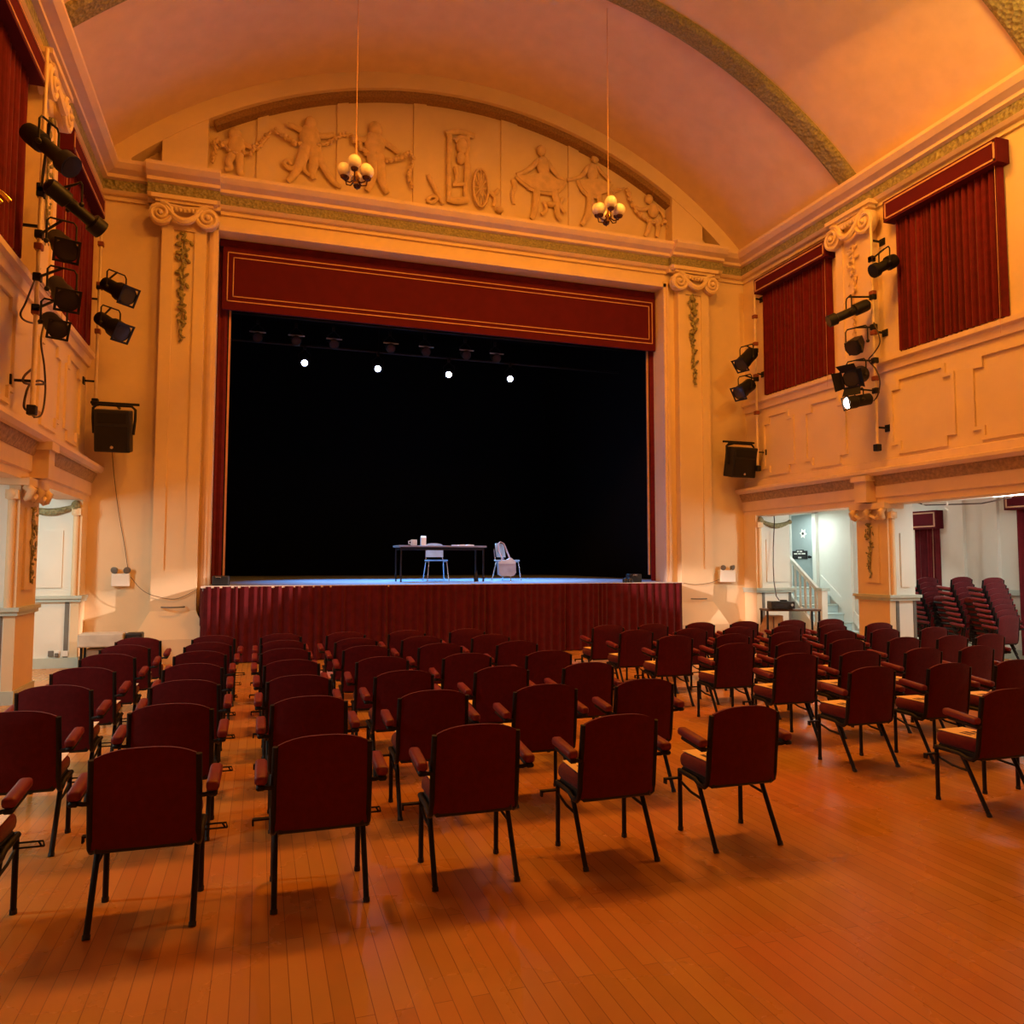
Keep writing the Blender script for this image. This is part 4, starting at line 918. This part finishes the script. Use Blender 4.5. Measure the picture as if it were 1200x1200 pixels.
# ------------------------------------------------------------------ audience chairs
def make_chair():
    r = empty('stacking_armchair', 'proto', 'chair')
    def back_y(z): return -.135-.055*(z-.36)/.475
    # seat
    m = MB(); m.rbox(-.227, .227, -.155, .222, .392, .492, .044, 4); m.build('seat', CHAIRRED, r, 60)
    m = MB(); m.rbox(-.215, .215, -.15, .20, .352, .40, .008, 1); m.build('seat_pan', BLACKP, r)
    # backrest: curved pad with an arched top
    m = MB(); W, H = 12, 12; vs = []
    for side in (0, 1):
        for j in range(H+1):
            t = j/H
            for i in range(W+1):
                u = -1+2*i/W
                ztop = .838-.030*abs(u)**3.2-.012*u*u; z = .372+(ztop-.372)*t; hw = .225*(1-.03*t)
                edge = (1-abs(u)**6)*(1-abs(2*t-1)**8)
                off = (-.022 if side == 0 else .022)*(.45+.55*edge)
                vs.append((u*hw, back_y(z)-.012*(1-u*u)+off, z))
    n1 = (W+1)*(H+1); fs = []
    for d in (0, n1):
        for j in range(H):
            for i in range(W): a = d+j*(W+1)+i; fs.append((a, a+1, a+W+2, a+W+1))
    for i in range(W): fs += [(i, i+1, n1+i+1, n1+i), (H*(W+1)+i, H*(W+1)+i+1, n1+H*(W+1)+i+1, n1+H*(W+1)+i)]
    for j in range(H): a = j*(W+1); b = a+W; fs += [(a, a+W+1, n1+a+W+1, n1+a), (b, b+W+1, n1+b+W+1, n1+b)]
    m.add(vs, fs); m.build('backrest', CHAIRRED, r, 60)
    for s in (-1, 1):
        x = s*.232
        m = MB(); m.tube([(x*.985, back_y(.79), .79), (x, back_y(.6), .6), (x, back_y(.42), .42), (x, -.13, .375), (x, -.10, .352), (x, -.05, .352), (x, .0, .372), (x, .19, .378)], .016, 8); m.build('side_frame', BLACK, r, 60)
        m = MB(); m.tube([(s*.222, .205, 0), (s*.222, .205, .385)], .0145, 8); lg = m.build('front_leg', BLACK, r, 60)
        m = MB(); m.tube([(s*.222, .205, 0), (s*.222, .205, .022)], .0175, 8); m.build('foot_cap', BLACKP, lg)
        m = MB(); m.tube([(s*.218, .01, .375), (s*.22, -.03, .32), (s*.222, -.205, .0)], .0145, 8); lg = m.build('rear_leg', BLACK, r, 60)
        m = MB(); m.tube([(s*.222, -.195, .018), (s*.222, -.205, 0)], .0175, 8); m.build('foot_cap', BLACKP, lg)
        m = MB(); m.tube([(s*.222, .205, .31), (s*.221, .08, .275), (s*.2205, -.06, .265)], .0085, 6); m.build('leg_brace', BLACK, r, 60)
        m = MB(); M = Matrix.Translation((s*.295, -.075, .645)) @ Matrix.Rotation(.10, 4, 'X'); m.rbox(-.03, .03, -.135, .135, -.022, .026, .018, 3, M); ar = m.build('armrest', ARMRED, r, 60)
        m = MB(); m.rbox(-.022, .022, -.14, .10, -.045, -.02, .008, 1, M); m.tube([(s*.295, -.19, .605), (s*.26, -.185, .595), (s*.232, -.165, .59)], .011, 6); m.build('arm_bracket', BLACK, ar, 60)
        m = MB()
        if s > 0: m.tube([(.235, .20, .335), (.34, .20, .335), (.345, .20, .31), (.345, .20, .31), (.235, .20, .31)], .005, 5); m.tube([(.32, .2, .335), (.335, .2, .31)], .005, 5)
        else: m.box(-.33, -.232, .185, .215, .325, .335); m.box(-.335, -.325, .185, .215, .30, .335)
        m.build('linking_hook', BLACK, r)
    return r
PROTO = make_chair(); used = [False]
def place_chair(x, y, rz, label, group, z=0):
    o = PROTO if not used[0] else copy_tree(PROTO); used[0] = True
    o.location = (x, y, z); o.rotation_euler = (0, 0, rz); o['label'] = label; o['group'] = group; return o
def make_leaflet(mt):
    m = MB(); m.box(-.118, .118, -.155, .155, 0, .003)
    m.cur = 1
    for x0, x1, y0, y1 in ((-.075, -.045, -.07, .02), (-.03, .01, -.06, .03), (.03, .07, -.08, .02), (-.06, .06, -.10, -.088)):
        m.box(x0, x1, y0, y1, .003, .0036)
    return m.build('seat_leaflet', [mt, INK])
LF = {0: make_leaflet(PAPERW), 1: make_leaflet(PAPER)}; lfu = {0: False, 1: False}
def place_leaflet(k, x, y, z, rz, label):
    o = LF[k] if not lfu[k] else LF[k].copy()
    if lfu[k]: COL.objects.link(o)
    lfu[k] = True; o.location = (x, y, z); o.rotation_euler = (0, 0, rz)
    tag(o, label, 'leaflet', 'leaflets left on the seats')
ROWN = ['nearest', 'second', 'third', 'fourth', 'fifth', 'sixth', 'farthest']
ORD = ['first', 'second', 'third', 'fourth', 'fifth', 'sixth']
rows = [-10.23, -9.07, -8.09, -7.14, -6.18, -5.35, -4.54]
left_x = [[-1.32, -1.33, -1.34, -1.345, -1.33, -1.31, -1.29], [-.48, -.49, -.50, -.52, -.53, -.51, -.49], [.325, .325, .31, .29, .265, .265, .265],
          [1.125, 1.14, 1.115, 1.09, 1.07, 1.06, 1.03], [1.965, 1.95, 1.935, 1.895, 1.85, 1.815, 1.79], [2.80, 2.735, 2.72, 2.715, 2.71, 2.65, 2.58]]
right_x = [[4.895, 4.86, 4.88, 4.86, 4.68, 4.61, 4.59], [5.68, 5.68, 5.63, 5.60, 5.47, 5.40, 5.29], [None, 6.43, 6.42, 6.34, 6.24, 6.14, 6.06],
           [None, None, 7.12, 7.13, 7.08, 6.90, 6.80], [None, None, None, 7.86, 7.80, 7.69, 7.63], [None, None, None, 8.47, 8.62, 8.49, 8.34]]
for blk, cols in (('left', left_x), ('right', right_x)):
    for c, xs_ in enumerate(cols):
        for k, x in enumerate(xs_):
            if x is None: continue
            rz = random.uniform(-.02, .02); y = rows[k]+random.uniform(-.015, .015)
            if blk == 'left': seat = '%s from the left in the %s row, left block' % (ORD[c], ROWN[k])
            else: seat = '%s from the centre aisle in the %s row, right block' % (ORD[c], ROWN[k])
            place_chair(x, y, rz, 'dark red armchair, '+seat, 'armchairs in rows facing the stage')
            if blk == 'left' and c in (1, 2): continue
            if blk == 'left' and c == 0:
                place_leaflet(0, x+.10, y+.05, .4925, rz+random.uniform(-.06, .06), 'pale leaflet on chair %s' % seat)
            else:
                place_leaflet(1, x-.08, y+.055, .4925, rz+random.uniform(-.08, .08), 'yellow leaflet on chair %s' % seat)
# stacked chairs in the right aisle
SN = ['topmost']+['number %d from the top' % i for i in range(2, 12)]
WORDS = ['topmost', 'second from the top', 'third from the top', 'fourth from the top', 'fifth from the top', 'sixth from the top', 'seventh from the top', 'eighth from the top', 'lowest']
for nm, px, xx, n, ztop in (('left', 1086, 11.55, 8, 1.43), ('middle', 1126, 11.62, 8, 1.45), ('right', 1163, 11.70, 8, 1.45)):
    top = XP(px, 677, xx); dz = (ztop-.835)/(n-1)
    for k in range(n):      # k = 0 is the chair on the floor
        w = WORDS[n-1-k] if k else 'lowest'
        place_chair(xx, top.y+.17-(n-1-k)*.036, 0, 'dark red stacked armchair, %s in the %s stack beside the pier' % (w, nm), 'stacked chairs in the right aisle', k*dz)

# ------------------------------------------------------------------ light
def light(kind, name, loc, energy, col, size=.2, aim=None, **kw):
    l = bpy.data.lights.new(name, kind); l.energy = energy; l.color = col
    if kind == 'AREA':
        l.shape = 'RECTANGLE'; l.size = size; l.size_y = kw.get('size_y', size)
    elif kind in ('POINT', 'SPOT'): l.shadow_soft_size = size
    if kind == 'SPOT': l.spot_size = kw.get('angle', 1.0); l.spot_blend = kw.get('blend', .5)
    o = bpy.data.objects.new(name, l); COL.objects.link(o); o.location = loc
    if aim is not None: o.rotation_euler = (Vector(aim)-Vector(loc)).to_track_quat('-Z', 'Y').to_euler()
    return o
AMB = (1, .338, .028)
# amber house lights high under the vault
for k, (x, y, z, e) in enumerate(((3.7, -5.6, 10.4, 350), (.4, -5.8, 9.9, 220), (7.0, -5.8, 9.9, 255))):
    light('AREA', 'house_light', (x, y, z), e, AMB, 1.0, (x, y+1.2, 0))
light('AREA', 'ceiling_glow_fill', (8.5, -9.5, 8.2), 130, (1, .52, .10), .8, (8.7, -4.6, 10.2), size_y=.8)  # unseen lamp added to give the right of the vault its yellow glow
# white light of the aisles
for x, s, e in ((11.10, 1, 62), (-3.75, -1, 70)):
    light('AREA', 'aisle_light', (x, -2.9, 2.76), e, (.90, 1, .88), .25, (x-s*1.6, -1.0, 0), size_y=1.4)
    for y in (-6.0, -9.5):
        light('AREA', 'aisle_light', (x, y, 2.78), e*(.72 if s > 0 else .85), (.90, 1, .88), .25, (x-s*(.3 if s > 0 else 1.7), y+.3, 0), size_y=1.8)
light('AREA', 'stair_light', (12.0, .6, 2.85), 22, (.86, 1, .95), .3, (12.0, .6, 0), size_y=.8)
# beams of the stage lanterns, plus an added front fill
for k, x in enumerate((2.0, 4.0, 6.0)):
    light('SPOT', 'stage_beam', (x, 4.6, 6.4), 3000, (.10, .40, 1), .08, (x+.1, 2.2, SZ), angle=.95, blend=.8)
    light('SPOT', 'stage_beam', (x, .75, 6.2), 800, (.5, .74, 1), .08, (x, 1.9, SZ), angle=.6, blend=.6)  # added front fill for the stage furniture, no lantern hangs there
# the lit spotlight of the right wall pipe reaches the foot of the left pilaster; its twin on the left wall the right one
p = XP(1021, 467, 9.85)+Vector((-.50, .12, -.10)); light('SPOT', 'wall_spot', p, 9000, (1, .74, .60), .08, (-1.62, -.2, .85), angle=.115, blend=.9)
light('SPOT', 'wall_spot', XP(69, 387, -2.2), 8000, (1, .74, .60), .08, (9.10, -.2, .95), angle=.115, blend=.9)

w = bpy.data.worlds.new('world'); bpy.context.scene.world = w; w.use_nodes = True
w.node_tree.nodes['Background'].inputs['Color'].default_value = (.02, .012, .006, 1)
w.node_tree.nodes['Background'].inputs['Strength'].default_value = 1
vs = bpy.context.scene.view_settings
vs.view_transform = 'Standard'; vs.look = 'None'; vs.gamma = 1; vs.use_curve_mapping = False; vs.exposure = 0
